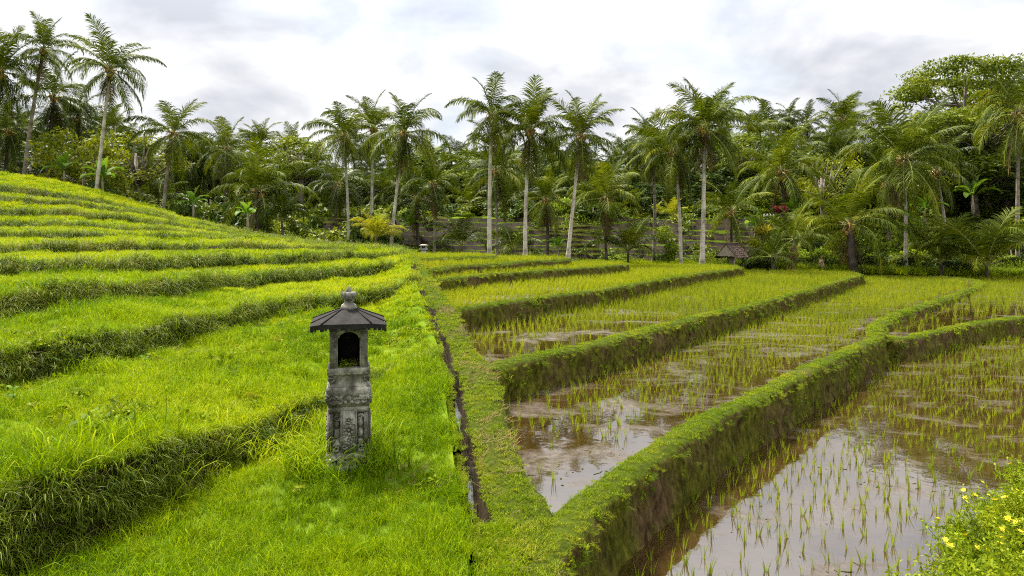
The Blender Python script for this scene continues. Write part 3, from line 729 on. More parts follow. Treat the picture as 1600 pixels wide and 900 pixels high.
def ngon(name, pts, z, mat, label):
    from mathutils.geometry import delaunay_2d_cdt
    n = len(pts)
    v, e, f, *_ = delaunay_2d_cdt([Vector((float(a), float(b))) for a, b in pts], [], [list(range(n))], 1, 1e-5)
    v = np.array([(a.x, a.y, z) for a in v]); f = np.array([list(t) for t in f if len(t) == 3])
    f = f[inside(v[f].mean(1)[:, :2], pts)]
    c = np.cross(v[f[:, 1]] - v[f[:, 0]], v[f[:, 2]] - v[f[:, 0]])[:, 2]
    f[c < 0] = f[c < 0][:, ::-1]
    return tag(link(name, np_mesh(name, v, [(f, 0)], [mat])), label, 'water', kind='structure')
def shift(q, o):
    T = np.gradient(q[:, :2], axis=0); T /= np.linalg.norm(T, axis=1)[:, None]
    return q[:, :2] + np.stack([T[:, 1], -T[:, 0]], 1) * o
edge_pts = lambda y0, y1, n=24: [(float(eX(y)) - 0.05, float(y)) for y in np.linspace(y0, y1, n)]
POLY = {}
iP1 = W1[:, 1] > 5.25
a1 = shift(W1, -0.3)[iP1][::3]
b2 = shift(W2, -0.06)[:]; b2 = b2[np.argmax(b2[:, 0])::-1] if False else b2
def front_part(W, o):
    k = int(np.argmax(W[:, 0])); return shift(W, o)[:k + 1]
POLY['P1'] = [tuple(p) for p in a1] + [tuple(p) for p in front_part(W2, -0.10)[::-1][::3]] + edge_pts(10.3, 5.6)
POLY['P2'] = [tuple(p) for p in shift(W2, -0.28)[8:][::3]] + [tuple(p) for p in front_part(W3, -0.10)[::-1][::3]] + edge_pts(14.7, 11.1)
POLY['P3'] = [tuple(p) for p in shift(W3, -0.26)[8:][::3]] + [tuple(p) for p in front_part(W4, -0.10)[::-1][::3]] + edge_pts(18.4, 15.7)
POLY['P4'] = [tuple(p) for p in shift(W4, -0.24)[8:][::3]] + [tuple(p) for p in front_part(W5, -0.10)[::-1][::3]] + edge_pts(20.2, 18.9)
POLY['P5'] = [tuple(p) for p in shift(W5, -0.22)[8:][::3]] + [tuple(p) for p in front_part(W6, -0.10)[::-1][::3]] + edge_pts(23.3, 20.9)
POLY['P6'] = [tuple(p) for p in shift(W6, -0.22)[6:][::3]]
kc = int(np.argmin((W1[:, 0] - 8.9) ** 2 + (W1[:, 1] - 16.8) ** 2))
POLY['P0'] = [tuple(p) for p in shift(W1, -0.08)[:kc][::3]] + [tuple(p) for p in shift(W0, -0.08)[3:][::3]] + [(60, 33), (60, -1)]
POLY['P0b'] = [tuple(p) for p in shift(W0, -0.2)[6:][::3]] + [(60, 33), (60, 43.5), (25.6, 43.5)] + [tuple(p) for p in shift(W1, -0.05)[kc + 4:][::-1][::3] if p[1] < 41.4 and p[0] > 8][:]
NM = {'P0': ('water_low', LOW), 'P1': ('water_mid', MID), 'P0b': ('water_up', SIDE), 'P2': ('water_up', UP[1]), 'P3': ('water_up', UP[2]), 'P4': ('water_up', UP[3]), 'P5': ('water_up', UP[4]), 'P6': ('water_up', UP[5])}
for k, (m, h) in NM.items(): ngon('paddy_water', POLY[k], CAMZ - h, M[m], 'flooded rice paddy surface of muddy water')

# turf on the walls and the bank
wp2, wr2, ws2 = [], [], []
tp, ts = [], []; fpz, fr_, fs_ = [], [], []; wp, wr_, ws_ = [], [], []
for V, Nn, width in WALLPTS:
    n = len(V)
    for (c0, c1, dn) in ((6, 7, 14), (7, 8, 80), (8, 9, 95), (9, 10, 95), (10, 11, 80)):
        a, b, c, d = V[:-1, c0], V[1:, c0], V[1:, c1], V[:-1, c1]
        ar = 0.5 * np.linalg.norm(np.cross(c - a, d - b), axis=1); dd = np.maximum(a[:, 1], 2)
        pxx = 800 + FPX * a[:, 0] / dd
        k = rng.poisson(np.where((pxx < 1800) & (a[:, 1] > 2), ar * dn * 2.0 * np.clip(1.15 - 1.6 * np.clip(fbm(a * np.array([1.3, 1.3, 1]), 97, 3), 0, 1), 0.15, 1) * np.clip(8 / dd, 0.16, 1.3), 0))
        q = np.repeat(np.arange(n - 1), k); u = rng.uniform(size=len(q))[:, None]; v = rng.uniform(size=len(q))[:, None]
        tp.append((a[q] * (1 - u) + b[q] * u) * (1 - v) + (d[q] * (1 - u) + c[q] * u) * v); ts.append(np.clip(dd[q] / 9, 0.8, 2.0) ** 0.6)
    kk = rng.poisson(np.where((V[:, 6, 1] > 2) & (800 + FPX * V[:, 6, 0] / np.maximum(V[:, 6, 1], 2) < 1800), 0.3 * np.clip(8 / np.maximum(V[:, 6, 1], 2), 0.25, 1.2), 0)); q = np.repeat(np.arange(n), kk)
    wp2.append(V[q, 6] + np.stack([rng.uniform(-.03, .03, len(q)), rng.uniform(-.03, .03, len(q)), rng.uniform(-0.05, 0.02, len(q))], 1)); wr2.append(np.stack([np.zeros(len(q)), rng.uniform(0.2, 1.1, len(q)), np.arctan2(Nn[q, 1], Nn[q, 0]) + rng.normal(0, 0.5, len(q))], 1)); ws2.append(np.clip(V[q, 6, 1] / 9, 0.8, 2.0) ** 0.6 * rng.uniform(0.18, 0.42, len(q)))
    for c0 in range(1, 7):
        a, b, c, d = V[:-1, c0], V[1:, c0], V[1:, c0 + 1], V[:-1, c0 + 1]
        ar = 0.5 * np.linalg.norm(np.cross(c - a, d - b), axis=1); dd = np.maximum(a[:, 1], 2)
        dens = (10 + 62 * np.clip(fbm(a * 1.2, 91, 3) + 0.1, 0, 1)) * (0.25 + 0.13 * c0)
        k = rng.poisson(np.where((800 + FPX * a[:, 0] / dd < 1800) & (a[:, 1] > 2), ar * dens * np.clip(9 / dd, 0.15, 1.2), 0))
        q = np.repeat(np.arange(n - 1), k); u = rng.uniform(size=len(q))[:, None]; v = rng.uniform(size=len(q))[:, None]
        wp.append((a[q] * (1 - u) + b[q] * u) * (1 - v) + (d[q] * (1 - u) + c[q] * u) * v)
        ang = np.arctan2(Nn[q, 1], Nn[q, 0]); wr_.append(np.stack([np.zeros(len(q)), rng.uniform(0.7, 1.5, len(q)), ang], 1)); ws_.append(np.clip(dd[q] / 9, 0.8, 2.0) ** 0.6 * rng.uniform(0.5, 1.1, len(q)))
a = BANK[:-1, 6:14]; b = BANK[:-1, 7:15]; c = BANK[1:, 7:15]; d = BANK[1:, 6:14]
ar = 0.5 * np.linalg.norm(np.cross(c - a, d - b), axis=2); dd = np.maximum(a[..., 1], 2)
bare = fbm(a.reshape(-1, 3) * np.array([2.2, 1.1, 1]), 93, 3).reshape(ar.shape)
k = rng.poisson(np.where(a[..., 1] > 1.8, ar * 210 * np.clip(8 / dd, 0.16, 1.3) * np.clip(1.1 - 2.2 * np.clip(bare, 0, 1), 0.1, 1), 0))
ix = np.nonzero(k); q0 = np.repeat(ix[0], k[ix]); q1 = np.repeat(ix[1], k[ix]); u = rng.uniform(size=len(q0))[:, None]; v = rng.uniform(size=len(q0))[:, None]
tp.append((a[q0, q1] * (1 - u) + b[q0, q1] * u) * (1 - v) + (d[q0, q1] * (1 - u) + c[q0, q1] * u) * v); ts.append(np.clip(dd[q0, q1] / 9, 0.9, 2) ** 0.6 * 1.15)
for c_, sd in ((0, -1), (6, 1)):
    row = BANK[:, c_]; kk = rng.poisson(np.where((row[:, 1] > 2.2) & (row[:, 1] < 24), 2.6 * np.clip(8 / np.maximum(row[:, 1], 1), 0.3, 1.2), 0)); q = np.repeat(np.arange(len(row)), kk)
    tp.append(row[q] + np.stack([sd * rng.uniform(-0.01, 0.04, len(q)), rng.uniform(-0.04, 0.04, len(q)), np.full(len(q), -0.005)], 1)); ts.append(np.full(len(q), 1.1))
row = BANK[(BANK[:, 0, 1] > 2.2) & (BANK[:, 0, 1] < 5.75)]
q = rng.integers(0, len(row), 420); u = rng.uniform(size=420)[:, None]
ex = row[q, 0] * (1 - u) + row[q, 8] * u + np.stack([rng.uniform(-.05, .05, 420), rng.uniform(-.05, .05, 420), np.full(420, -0.01)], 1)
tp.append(ex[:220]); ts.append(np.full(220, 1.8))
ex = ex[220:]; scatter('ditch_end_grass', 'meadow', ex, np.stack([rng.normal(0, .25, len(ex)), rng.normal(0, .25, len(ex)), rng.uniform(0, 6.28, len(ex))], 1), rng.uniform(0.3, 0.7, len(ex)), 'grass closing over the near end of the ditch', 'grass')
tp = np.concatenate(tp); ts = np.concatenate(ts) * rng.uniform(0.3, 0.72, len(tp))
scatter('turf', 'turf', tp, np.stack([rng.normal(0, .15, len(tp)), rng.normal(0, .15, len(tp)), rng.uniform(0, 6.28, len(tp))], 1), ts, 'short green turf growing on top of the paddy walls and bank', 'turf')
wp = np.concatenate(wp); wr_ = np.concatenate(wr_); ws_ = np.concatenate(ws_)
h_ = rng.uniform(size=len(wp)) < 0.45
scatter('wall_weeds', 'weed', wp[h_], wr_[h_], ws_[h_], 'small leafy weeds clinging to the earth walls', 'weeds')
scatter('wall_grass', 'riser', wp[~h_], wr_[~h_] * np.array([1, 0.7, 1]), ws_[~h_] * 0.5, 'sparse grass hanging from the earth walls', 'grass')
scatter('lip_grass', 'lipgrass', np.concatenate(wp2), np.concatenate(wr2), np.concatenate(ws2), 'ragged grass hanging over the front lips of the earth walls', 'grass')
m_ = (bare > 0.12) & (a[..., 1] > 4.5) & (a[..., 1] < 16); cc = ((a + b + c + d) / 4)[m_]; q = rng.uniform(size=len(cc)) < 0.5
cc = cc[q]; scatter('dry_straw', 'strawbits', cc + np.array([0, 0, 0.01]), np.stack([np.zeros(len(cc)), np.zeros(len(cc)), rng.uniform(0, 6.28, len(cc))], 1), rng.uniform(0.5, 1.1, len(cc)), 'dry straw and dead grass lying on the ditch bank', 'straw')

# ------------------------------------------------------------------ rice seedlings in rows
def rice_rows(key, ang, sx, sy, keep, zoff=0.0):
    poly = np.asarray(POLY[key]); x0, y0 = poly.min(0); x1, y1 = poly.max(0)
    x1 = min(x1, 34); cxm, cym = (x0 + x1) / 2, (y0 + y1) / 2; Rr = 0.5 * math.hypot(x1 - x0, y1 - y0)
    gx, gy = np.meshgrid(np.arange(-Rr, Rr, sx), np.arange(-Rr, Rr, sy))
    p = np.stack([gx.ravel(), gy.ravel()], 1)
    p[:, 1] += 0.12 * np.sin(p[:, 0] * 0.6) + 0.05 * np.sin(p[:, 0] * 1.9)
    p += rng.normal(0, 0.013, p.shape)
    ca, sa = math.cos(ang), math.sin(ang)
    p = np.stack([cxm + p[:, 0] * ca - p[:, 1] * sa, cym + p[:, 0] * sa + p[:, 1] * ca], 1)
    px = 800 + FPX * p[:, 0] / np.maximum(p[:, 1], 1)
    ok = inside(p, POLY[key]) & (p[:, 1] > 3) & (px < 1760)
    p = p[ok]
    nz = fbm(np.stack([p[:, 0] * 0.35, p[:, 1] * 0.35, np.full(len(p), 4.4)], 1), 55, 3)
    pr = keep(p, nz)
    p = p[rng.uniform(size=len(p)) < pr]
    return np.concatenate([p, np.full((len(p), 1), CAMZ - NM[key][1] - 0.01)], 1)
from_wall = lambda p, W: np.min(np.hypot(p[:, None, 0] - W[None, ::12, 0], p[:, None, 1] - W[None, ::12, 1]), axis=1)
r0 = rice_rows('P0', R(38), 0.21, 0.24, lambda p, nz: np.clip(0.80 + 0.2 * nz, 0, 1) * np.where(from_wall(p, W1) < 0.22, 0, 1))
r1 = rice_rows('P1', R(44), 0.19, 0.21, lambda p, nz: np.clip((p[:, 1] - 7.5) / 3.5, 0.12, 1) * np.clip(0.98 + 0.3 * nz, 0, 1) * np.where(from_wall(p, W1) < 0.75, 0.25, 1))
r0b = rice_rows('P0b', R(40), 0.2, 0.24, lambda p, nz: np.clip((p[:, 1] - 23) / 8, 0.12, 0.95))
def shore(poly): pass
near_pts = np.concatenate([r0, r1])
pxn = 800 + FPX * near_pts[:, 0] / near_pts[:, 1]; pyn = HOR + FPX * (CAMZ - near_pts[:, 2]) / near_pts[:, 1]
vis = (pxn > 0) & (pxn < 1595) & (pyn < 915)
hide = (near_pts[:, 2] < 0.2) & (pxn > 1390) & (pyn > 900 - (pxn - 1390) * 0.76)
order = np.argsort(np.where(vis & ~hide, near_pts[:, 1], 1e9))[:300]
RICE_ME = [o.data for o in PROTO['rice'][0].objects]
for q in order:
    x, y, z = near_pts[q]
    low = z < 0.2
    o = link('rice_seedling', RICE_ME[random.randrange(7)], None, (x, y, z), (random.gauss(0, .08), random.gauss(0, .08), random.uniform(0, 6.28)), random.uniform(0.6, 1.0))
    tag(o, 'thin young rice seedling standing in the sky-reflecting water of the lowest paddy' if low else 'thin young rice seedling at the muddy pointed near end of the second paddy', 'rice seedling',
        'rice seedlings of the lowest paddy' if low else 'rice seedlings at the muddy tip of the second paddy')
rest = np.delete(near_pts, order, 0)
def rot_for(n, s=0.1): return np.stack([rng.normal(0, s, n), rng.normal(0, s, n), rng.uniform(0, 6.28, n)], 1)
scatter('rice_seedlings', 'rice', rest, rot_for(len(rest)), np.clip(rest[:, 1] / 16, 0.8, 1.35) ** 0.6 * rng.uniform(0.6, 0.95, len(rest)), 'rows of young rice seedlings in the two nearest flooded paddies', 'rice')
r2 = rice_rows('P2', R(42), 0.19, 0.21, lambda p, nz: np.clip(0.92 + 0.5 * nz, 0, 1) * np.where((from_wall(p, W2) < 1.5) & (p[:, 1] < 17), 0.45, 1))
far = np.concatenate([r0b, r2])
scatter('rice_seedlings_middle', 'rice', far, rot_for(len(far)), np.clip(far[:, 1] / 16, 0.85, 1.5) ** 0.6 * rng.uniform(0.7, 1.1, len(far)), 'rows of young rice seedlings in the middle paddies', 'rice')
r3 = rice_rows('P3', R(38), 0.20, 0.22, lambda p, nz: np.full(len(p), 0.95))
r456 = np.concatenate([rice_rows(k, R(35), 0.22, 0.22, lambda p, nz: np.full(len(p), 0.95)) for k in ('P4', 'P5', 'P6')])
# thicker growth towards the far ends of the middle paddies
fe = np.concatenate([r2[r2[:, 1] > 21], r1[r1[:, 1] > 24]]); fe = fe[rng.uniform(size=len(fe)) < 0.22] + np.array([0.06, 0.05, 0])
up_ = np.concatenate([r3, r456, fe])
scatter('rice_plants', 'rice_far', up_, rot_for(len(up_)), rng.uniform(0.65, 1.0, len(up_)), 'dense bright rice plants in the upper and far paddies', 'rice')
# floating dirt
def rand_in(key, n, y1):
    poly = np.asarray(POLY[key]); x0, y0 = poly.min(0)
    y = 4 + (y1 - 4) * rng.uniform(size=n) ** 1.0; x = rng.uniform(max(x0, -1), 1 * y1, n)
    p = np.stack([x, y], 1); p = p[inside(p, POLY[key])]
    nz = fbm(np.stack([p[:, 0] * 0.9, p[:, 1] * 1.6, np.full(len(p), 1.4)], 1), 66, 3)
    p = p[nz > 0.18]
    return np.concatenate([p, np.full((len(p), 1), CAMZ - NM[key][1] + 0.002)], 1)
dp = np.concatenate([rand_in('P0', 5200, 20), rand_in('P1', 5200, 18)])
scatter('floating_debris', 'clod', dp, np.stack([np.zeros(len(dp)), np.zeros(len(dp)), rng.uniform(0, 6.28, len(dp))], 1), np.stack([rng.uniform(0.15, 1.0, len(dp)) ** 2, rng.uniform(0.15, 0.6, len(dp)) ** 2, np.full(len(dp), 0.3)], 1) * 0.85, 'dark specks of mud and dead plants floating on the water', 'debris')

# ------------------------------------------------------------------ ground, terraced slope behind, forest floor
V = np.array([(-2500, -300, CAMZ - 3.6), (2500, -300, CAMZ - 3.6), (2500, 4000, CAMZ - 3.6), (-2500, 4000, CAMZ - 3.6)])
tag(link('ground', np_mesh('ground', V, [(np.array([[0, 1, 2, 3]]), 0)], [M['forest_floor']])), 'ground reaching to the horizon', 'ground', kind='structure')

def base_h(X): return np.interp(X, [-60, -25, -10, 14, 20, 27, 60], [1.0, 1.2, 1.9, 1.95, 2.2, 2.42, 2.45])
def floor_h(X, Y):
    X = np.asarray(X, float); Y = np.asarray(Y, float)
    b = base_h(X)
    hi = -1.5 - np.clip(Y - 56, 0, None) * 0.055 - np.clip(Y - 72, 0, 60) * 0.12
    st = np.interp(X, [-30, -14, 34, 50], [42, 55.2, 55.2, 47]); t = np.clip((Y - st) / np.interp(X, [-30, -14, 34, 50], [16, 1.6, 1.6, 12]), 0, 1)
    return b * (1 - t) + hi * t
gx = np.linspace(-150, 150, 151); gy = np.concatenate([np.arange(29, 70, 0.8), np.linspace(70, 220, 40)])
XX, YY = np.meshgrid(gx, gy)
yf = np.interp(gx, [-150, -6, -4, 1, 5, 6.5, 12.5, 14, 26, 28, 150], [44, 38, 32, 32.5, 35, 39.3, 39.8, 43.6, 43.9, 43.9, 43.9])
YY = np.maximum(YY, yf[None])
ZZ = CAMZ - floor_h(XX, YY) + 0.12 * fbm(np.stack([XX.ravel() * 0.4, YY.ravel() * 0.4, np.zeros(XX.size)], 1), 81, 4).reshape(XX.shape)
n0, n1 = XX.shape
i = np.arange(n0 - 1)[:, None] * n1; j = np.arange(n1 - 1)[None]
tag(link('forest_floor_terrain', np_mesh('forest_floor', np.stack([XX, YY, ZZ], -1).reshape(-1, 3), [(np.stack([i + j, i + j + 1, i + n1 + j + 1, i + n1 + j], -1).reshape(-1, 4), 0)], [M['forest_floor']], True)), 'dark forest floor under the palms', 'terrain', kind='structure')

# stepped slope of brown earth risers
tx = np.arange(-14, 37, 0.22); nst = 10
rw, kindr = [], []
yb = 48.6 + 0.03 * (tx - 3) + 0.5 * vnoise(np.stack([tx * 0.15, tx * 0, tx * 0], 1), 3)
for s in range(nst + 1):
    h0 = base_h(tx) + (-1.45 - base_h(tx)) * s / nst
    wv = 0.45 * fbm(np.stack([tx * 0.35, np.full(len(tx), s * 0.7), tx * 0], 1), 14, 3)
    hv = 0.11 * fbm(np.stack([tx * 0.5, np.full(len(tx), s * 2.7), tx * 0], 1), 15, 3)
    y = yb + s * 0.66 + wv * 0.6 + 0.6 * np.sin(tx * 0.22 + 1)
    rw.append(np.stack([tx, y, CAMZ - h0 + hv], 1)); kindr.append(0)
    if s < nst:
        h1 = base_h(tx) + (-1.45 - base_h(tx)) * (s + 0.86) / nst
        rw.append(np.stack([tx, y + 0.07, CAMZ - h1 + hv], 1)); kindr.append(1)
rw.append(np.stack([tx, yb + nst * 0.66 + 3, np.full(len(tx), CAMZ + 1.45)], 1))
TG = np.array(rw); n0, n1 = TG.shape[:2]
i = np.arange(n0 - 1)[:, None] * n1; j = np.arange(n1 - 1)[None]
F = np.stack([i + j, i + j + 1, i + n1 + j + 1, i + n1 + j], -1)
rs = np.arange(n0 - 1) % 2 == 0
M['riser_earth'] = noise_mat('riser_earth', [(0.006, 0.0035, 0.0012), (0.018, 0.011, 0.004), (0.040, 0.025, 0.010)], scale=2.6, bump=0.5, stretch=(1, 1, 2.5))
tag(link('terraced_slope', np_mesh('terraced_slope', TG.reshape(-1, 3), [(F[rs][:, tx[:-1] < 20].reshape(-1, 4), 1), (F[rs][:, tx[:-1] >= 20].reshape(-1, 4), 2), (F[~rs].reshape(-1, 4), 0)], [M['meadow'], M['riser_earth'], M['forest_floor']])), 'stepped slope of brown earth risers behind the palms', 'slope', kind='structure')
sp_, ss_ = [], []
for s in range(2, n0 - 1, 2):
    a = TG[s - 1]; b = TG[s]
    green = np.clip(fbm(np.stack([tx * 0.22, np.full(len(tx), s * 0.22), tx * 0], 1), 44, 3) * 1.8 + np.where(tx > 20, 1.2, -0.05), 0, 1)
    k = rng.poisson((5.0 + 5 * green) * np.clip(0.8 + 0.8 * fbm(np.stack([tx * 0.8, np.full(len(tx), s * 5.1), tx * 0], 1), 47, 3), 0.3, 1.3)); q = np.repeat(np.arange(len(tx)), k); v = rng.uniform(0.0, 0.9, len(q))[:, None] * np.where(green[q] > 0.3, 1, 0.35)[:, None]
    pt = a[q] * (1 - v) + b[q] * v; pt[:, 0] += rng.uniform(-0.11, 0.11, len(q)); sp_.append(pt); ss_.append(0.30 + 0.8 * green[q])
sp_ = np.concatenate(sp_); ss_ = np.concatenate(ss_) * rng.uniform(0.8, 1.3, len(sp_))
scatter('slope_grass', 'slope', sp_, rot_for(len(sp_)), ss_, 'thin strips of green grass along the stepped slope behind the palms', 'grass')
q = np.nonzero(rng.uniform(size=TG.shape[:2]) < np.clip(fbm(np.stack([TG[..., 0].ravel() * 0.3, TG[..., 2].ravel() * 0.7, np.zeros(TG[..., 0].size)], 1), 48, 3).reshape(TG.shape[:2]) * 0.5, 0.012, 0.3)); q = TG[q] + rng.normal(0, 0.08, (len(q[0]), 3))
scatter('slope_herbs', 'herb', q, rot_for(len(q), 0.2), rng.uniform(0.4, 1.1, len(q)), 'patches of low herbs growing over the brown steps of the slope', 'herbs')
# lush grass and herbs along the far edge of the paddies
q = np.stack([rng.uniform(-9, 40, 9000), rng.uniform(31, 49, 9000)], 1)
yfq = np.interp(q[:, 0], gx, yf)
q = q[(q[:, 1] > yfq + 0.1)]
gz = CAMZ - floor_h(q[:, 0], q[:, 1])
q3 = np.concatenate([q, gz[:, None]], 1)
scatter('verge_grass', 'meadow_far', q3, rot_for(len(q3)), rng.uniform(1.0, 2.6, len(q3)), 'green grass on the verge under the palms', 'grass')
q = np.stack([rng.uniform(11, 44, 1500), rng.uniform(0, 1, 1500) ** 2 * 3.2], 1); q[:, 1] += np.interp(q[:, 0], gx, yf) + 0.2
q3 = np.concatenate([q, (CAMZ - floor_h(q[:, 0], q[:, 1]))[:, None]], 1)
scatter('reeds', 'reeds', q3, rot_for(len(q3), 0.15), rng.uniform(0.45, 1.0, len(q3)), 'broad bladed reeds along the far edge of the flooded paddies', 'reeds')
q = np.stack([rng.uniform(-95, 95, 6000), rng.uniform(40, 112, 6000)], 1); q = q[(q[:, 1] > 56) | (q[:, 0] < -12) | (q[:, 0] > 30)]
q3 = np.concatenate([q, (CAMZ - floor_h(q[:, 0], q[:, 1]))[:, None]], 1)
scatter('undergrowth', 'herb', q3, rot_for(len(q3), 0.2), rng.uniform(0.8, 2.6, len(q3)), 'dark leafy undergrowth on the forest floor', 'undergrowth')

# ------------------------------------------------------------------ palms
def frond_arrays(e0, bend, seed, nl=66, droop=1.45, lw=0.0145, roll=0.0, ll=0.265):
    """a unit-long coconut frond leaving along +X with elevation e0"""
    r = np.random.default_rng(seed)
    K = 26; s = np.linspace(0, 1, K)
    th = R(e0) - R(bend * 1.18) * (0.2 * s + 0.8 * s ** 1.9)
    th = np.maximum(th, R(-86))
    side = R(r.uniform(-22, 22)) * s ** 1.5
    ds = 1 / (K - 1)
    t = np.stack([np.cos(th) * np.cos(side), np.cos(th) * np.sin(side), np.sin(th)], 1)
    pts = np.concatenate([[[0, 0, 0]], np.cumsum(t[:-1] * ds, 0)])
    rib = Buf(); rib.tube(pts[::3], np.interp(s[::3], [0, 0.15, 1], [0.016, 0.009, 0.0025]), 4, 0, False)
    V, Q, T = [], [], []
    u = np.linspace(0.15, 0.995, nl)
    for sg in (-1, 1):
        uu = np.clip(u + r.normal(0, 0.004, nl), 0, 1)
        c = np.stack([np.interp(uu, s, pts[:, k]) for k in range(3)], 1)
        tt = np.stack([np.interp(uu, s, t[:, k]) for k in range(3)], 1); tt /= np.linalg.norm(tt, axis=1)[:, None]
        ah = np.stack([np.full(nl, 0.0), np.full(nl, 1.0), np.zeros(nl)], 1); ah -= tt * (ah * tt).sum(1)[:, None]; ah /= np.linalg.norm(ah, axis=1)[:, None]
        upv = np.cross(tt, ah); upv *= np.where(upv[:, 2:3] < 0, -1, 1)
        rl = roll + r.normal(0, 0.05)
        sd = (ah * math.cos(rl) + upv * math.sin(rl)) * sg
        L = ll * np.interp(uu, [0.15, 0.3, 0.5, 0.8, 1.0], [0.6, 0.95, 1.0, 0.75, 0.3]) * r.uniform(0.7, 1.15, nl) * np.where(r.uniform(size=nl) < 0.10, 0.25, 1)
        fw = np.interp(uu, [0.15, 0.7, 1.0], [0.5, 0.95, 1.9])
        d0 = sd + tt * fw[:, None] + upv * 0.22 + r.normal(0, 0.13, (nl, 3)); d0 /= np.linalg.norm(d0, axis=1)[:, None]
        g = np.array([0, 0, -1.0])
        d1 = d0 + g * (0.65 * droop * r.uniform(0.7, 1.3, nl))[:, None]; d1 /= np.linalg.norm(d1, axis=1)[:, None]
        d2 = d1 + g * (1.0 * droop * r.uniform(0.7, 1.3, nl))[:, None]; d2 /= np.linalg.norm(d2, axis=1)[:, None]
        p1 = c + d0 * (L * 0.35)[:, None]; p2 = p1 + d1 * (L * 0.35)[:, None]; p3 = p2 + d2 * (L * 0.35)[:, None]
        wv = tt * lw * 0.5 + upv * lw * 0.12
        base = len(V) and sum(len(x) for x in V) or 0
        VV = np.stack([c - wv * 0.6, c + wv * 0.6, p1 - wv, p1 + wv, p2 - wv * 0.8, p2 + wv * 0.8, p3], 1)
        o = base + np.arange(nl)[:, None] * 7
        Q += [o + np.array([[0, 1, 3, 2]]), o + np.array([[2, 3, 5, 4]])]; T += [o + np.array([[4, 5, 6]])]
        V.append(VV.reshape(-1, 3))
    V = np.concatenate(V); nleaf = len(V)
    RV = np.concatenate(rib.V); RF = np.concatenate(rib.F[(4, 0)])
    return np.concatenate([V, RV]), np.concatenate(Q), np.concatenate(T), RF + nleaf
ELEV = [(82, 34, 0.35), (72, 52, 0.5), (62, 66, 0.7), (52, 80, 0.9), (40, 90, 1.0), (28, 88, 1.1), (12, 80, 1.2), (-8, 65, 1.2), (-30, 50, 1.1), (-52, 32, 0.9), (-68, 18, 0.6)]
FR = {}
for e, (e0, bend, dr) in enumerate(ELEV):
    for v in range(4): FR[(e, v)] = frond_arrays(e0 + (v - 1.5) * 5, bend * (0.8 + 0.16 * v), 300 + e * 10 + v, droop=dr, roll=0.25 if e0 > 40 else 0.0)
FM = {}
def frond_mesh(e, v, mk):
    if (e, v, mk) not in FM:
        V, Q, T, RF = FR[(e, v)]
        FM[(e, v, mk)] = np_mesh('frond_' + mk, V, [(Q, 0), (T, 0), (RF, 1)], [M[mk], M['rachis_dead'] if 'dead' in mk else M['rachis']])
    return FM[(e, v, mk)]
def frond_plan(n, seed, emax=0, emin=9.4, gam=0.85, lean=0.0):
    r = random.Random(seed); out = []
    for i in range(n):
        f = i / max(1, n - 1)
        e = emax + (emin - emax) * f ** gam + r.uniform(-0.9, 0.9)
        e = int(min(10, max(0, round(e)))); az = i * 2.39996 + r.uniform(-0.35, 0.35)
        out.append((e, r.randrange(4), az, r.uniform(0.86, 1.12) * (0.9 if e > 8 else 1)))
    return out
def crown_mesh(plan, mk, name='crown'):
    b = []; q = []; t = []; rf = []; off = 0
    for e, v, az, sc in plan:
        V, Q, T, RF = FR[(e, v)]
        ca, sa = math.cos(az), math.sin(az)
        W = V @ np.array([[ca, sa, 0], [-sa, ca, 0], [0, 0, 1]]) * sc
        b.append(W); q.append(Q + off); t.append(T + off); rf.append(RF + off); off += len(V)
    return np_mesh(name, np.concatenate(b), [(np.concatenate(q), 0), (np.concatenate(t), 0), (np.concatenate(rf), 1)], [M[mk], M['rachis']])
def trunk_mesh(base, top, r0, r1, mat, seed, curve=0.0):
    r = random.Random(seed); b = Buf(); K = 16
    base, top = np.array(base, float), np.array(top, float)
    s = np.linspace(0, 1, K)[:, None]
    side = np.array([r.uniform(-1, 1), r.uniform(-1, 1), 0])
    d = top - base
    pts = base + d * s + np.array([d[0], d[1], 0]) * 0.35 * (s ** 2 - s) * (1 if curve == 0 else curve) + side * 0.12 * np.sin(s * math.pi)
    rad = (r0 + (r1 - r0) * s[:, 0]) * (1 + 0.55 * np.exp(-s[:, 0] * 14)) * (1 + 0.05 * np.sin(np.arange(K) * 2.1))
    b.tube(pts, rad, 9, 0, True)
    return b.mesh('trunk', [mat], True)
def nuts_mesh(size, seed):
    r = random.Random(seed); b = Buf()
    for k in range(15):
        a = r.uniform(0, 6.28); rr = r.uniform(0.1, 0.26) * size
        b.ball((rr * math.cos(a), rr * math.sin(a), r.uniform(-0.38, 0.05) * size), np.array([0.085, 0.085, 0.105]) * size, 0, 7, 5)
    b.tube([(0, 0, -0.7 * size), (0, 0, -0.2 * size), (0, 0, 0.25 * size)], [0.10 * size, 0.15 * size, 0.06 * size], 8, 1)
    for k in range(7):
        a = k * 0.9 + r.uniform(0, 0.5)
        b.tube([(0.05 * math.cos(a), 0.05 * math.sin(a), 0), (0.25 * size * math.cos(a), 0.25 * size * math.sin(a), 0.1 * size), (0.42 * size * math.cos(a), 0.42 * size * math.sin(a), -0.25 * size)], [0.02 * size, 0.015 * size, 0.01 * size], 4, 2)
    return b.mesh('coconuts', [M['coconut'], M['fibre'], M['straw']], True)
NUTS = [nuts_mesh(1.0, i) for i in range(3)]
PG = 'coconut palms between the paddies and the forest'
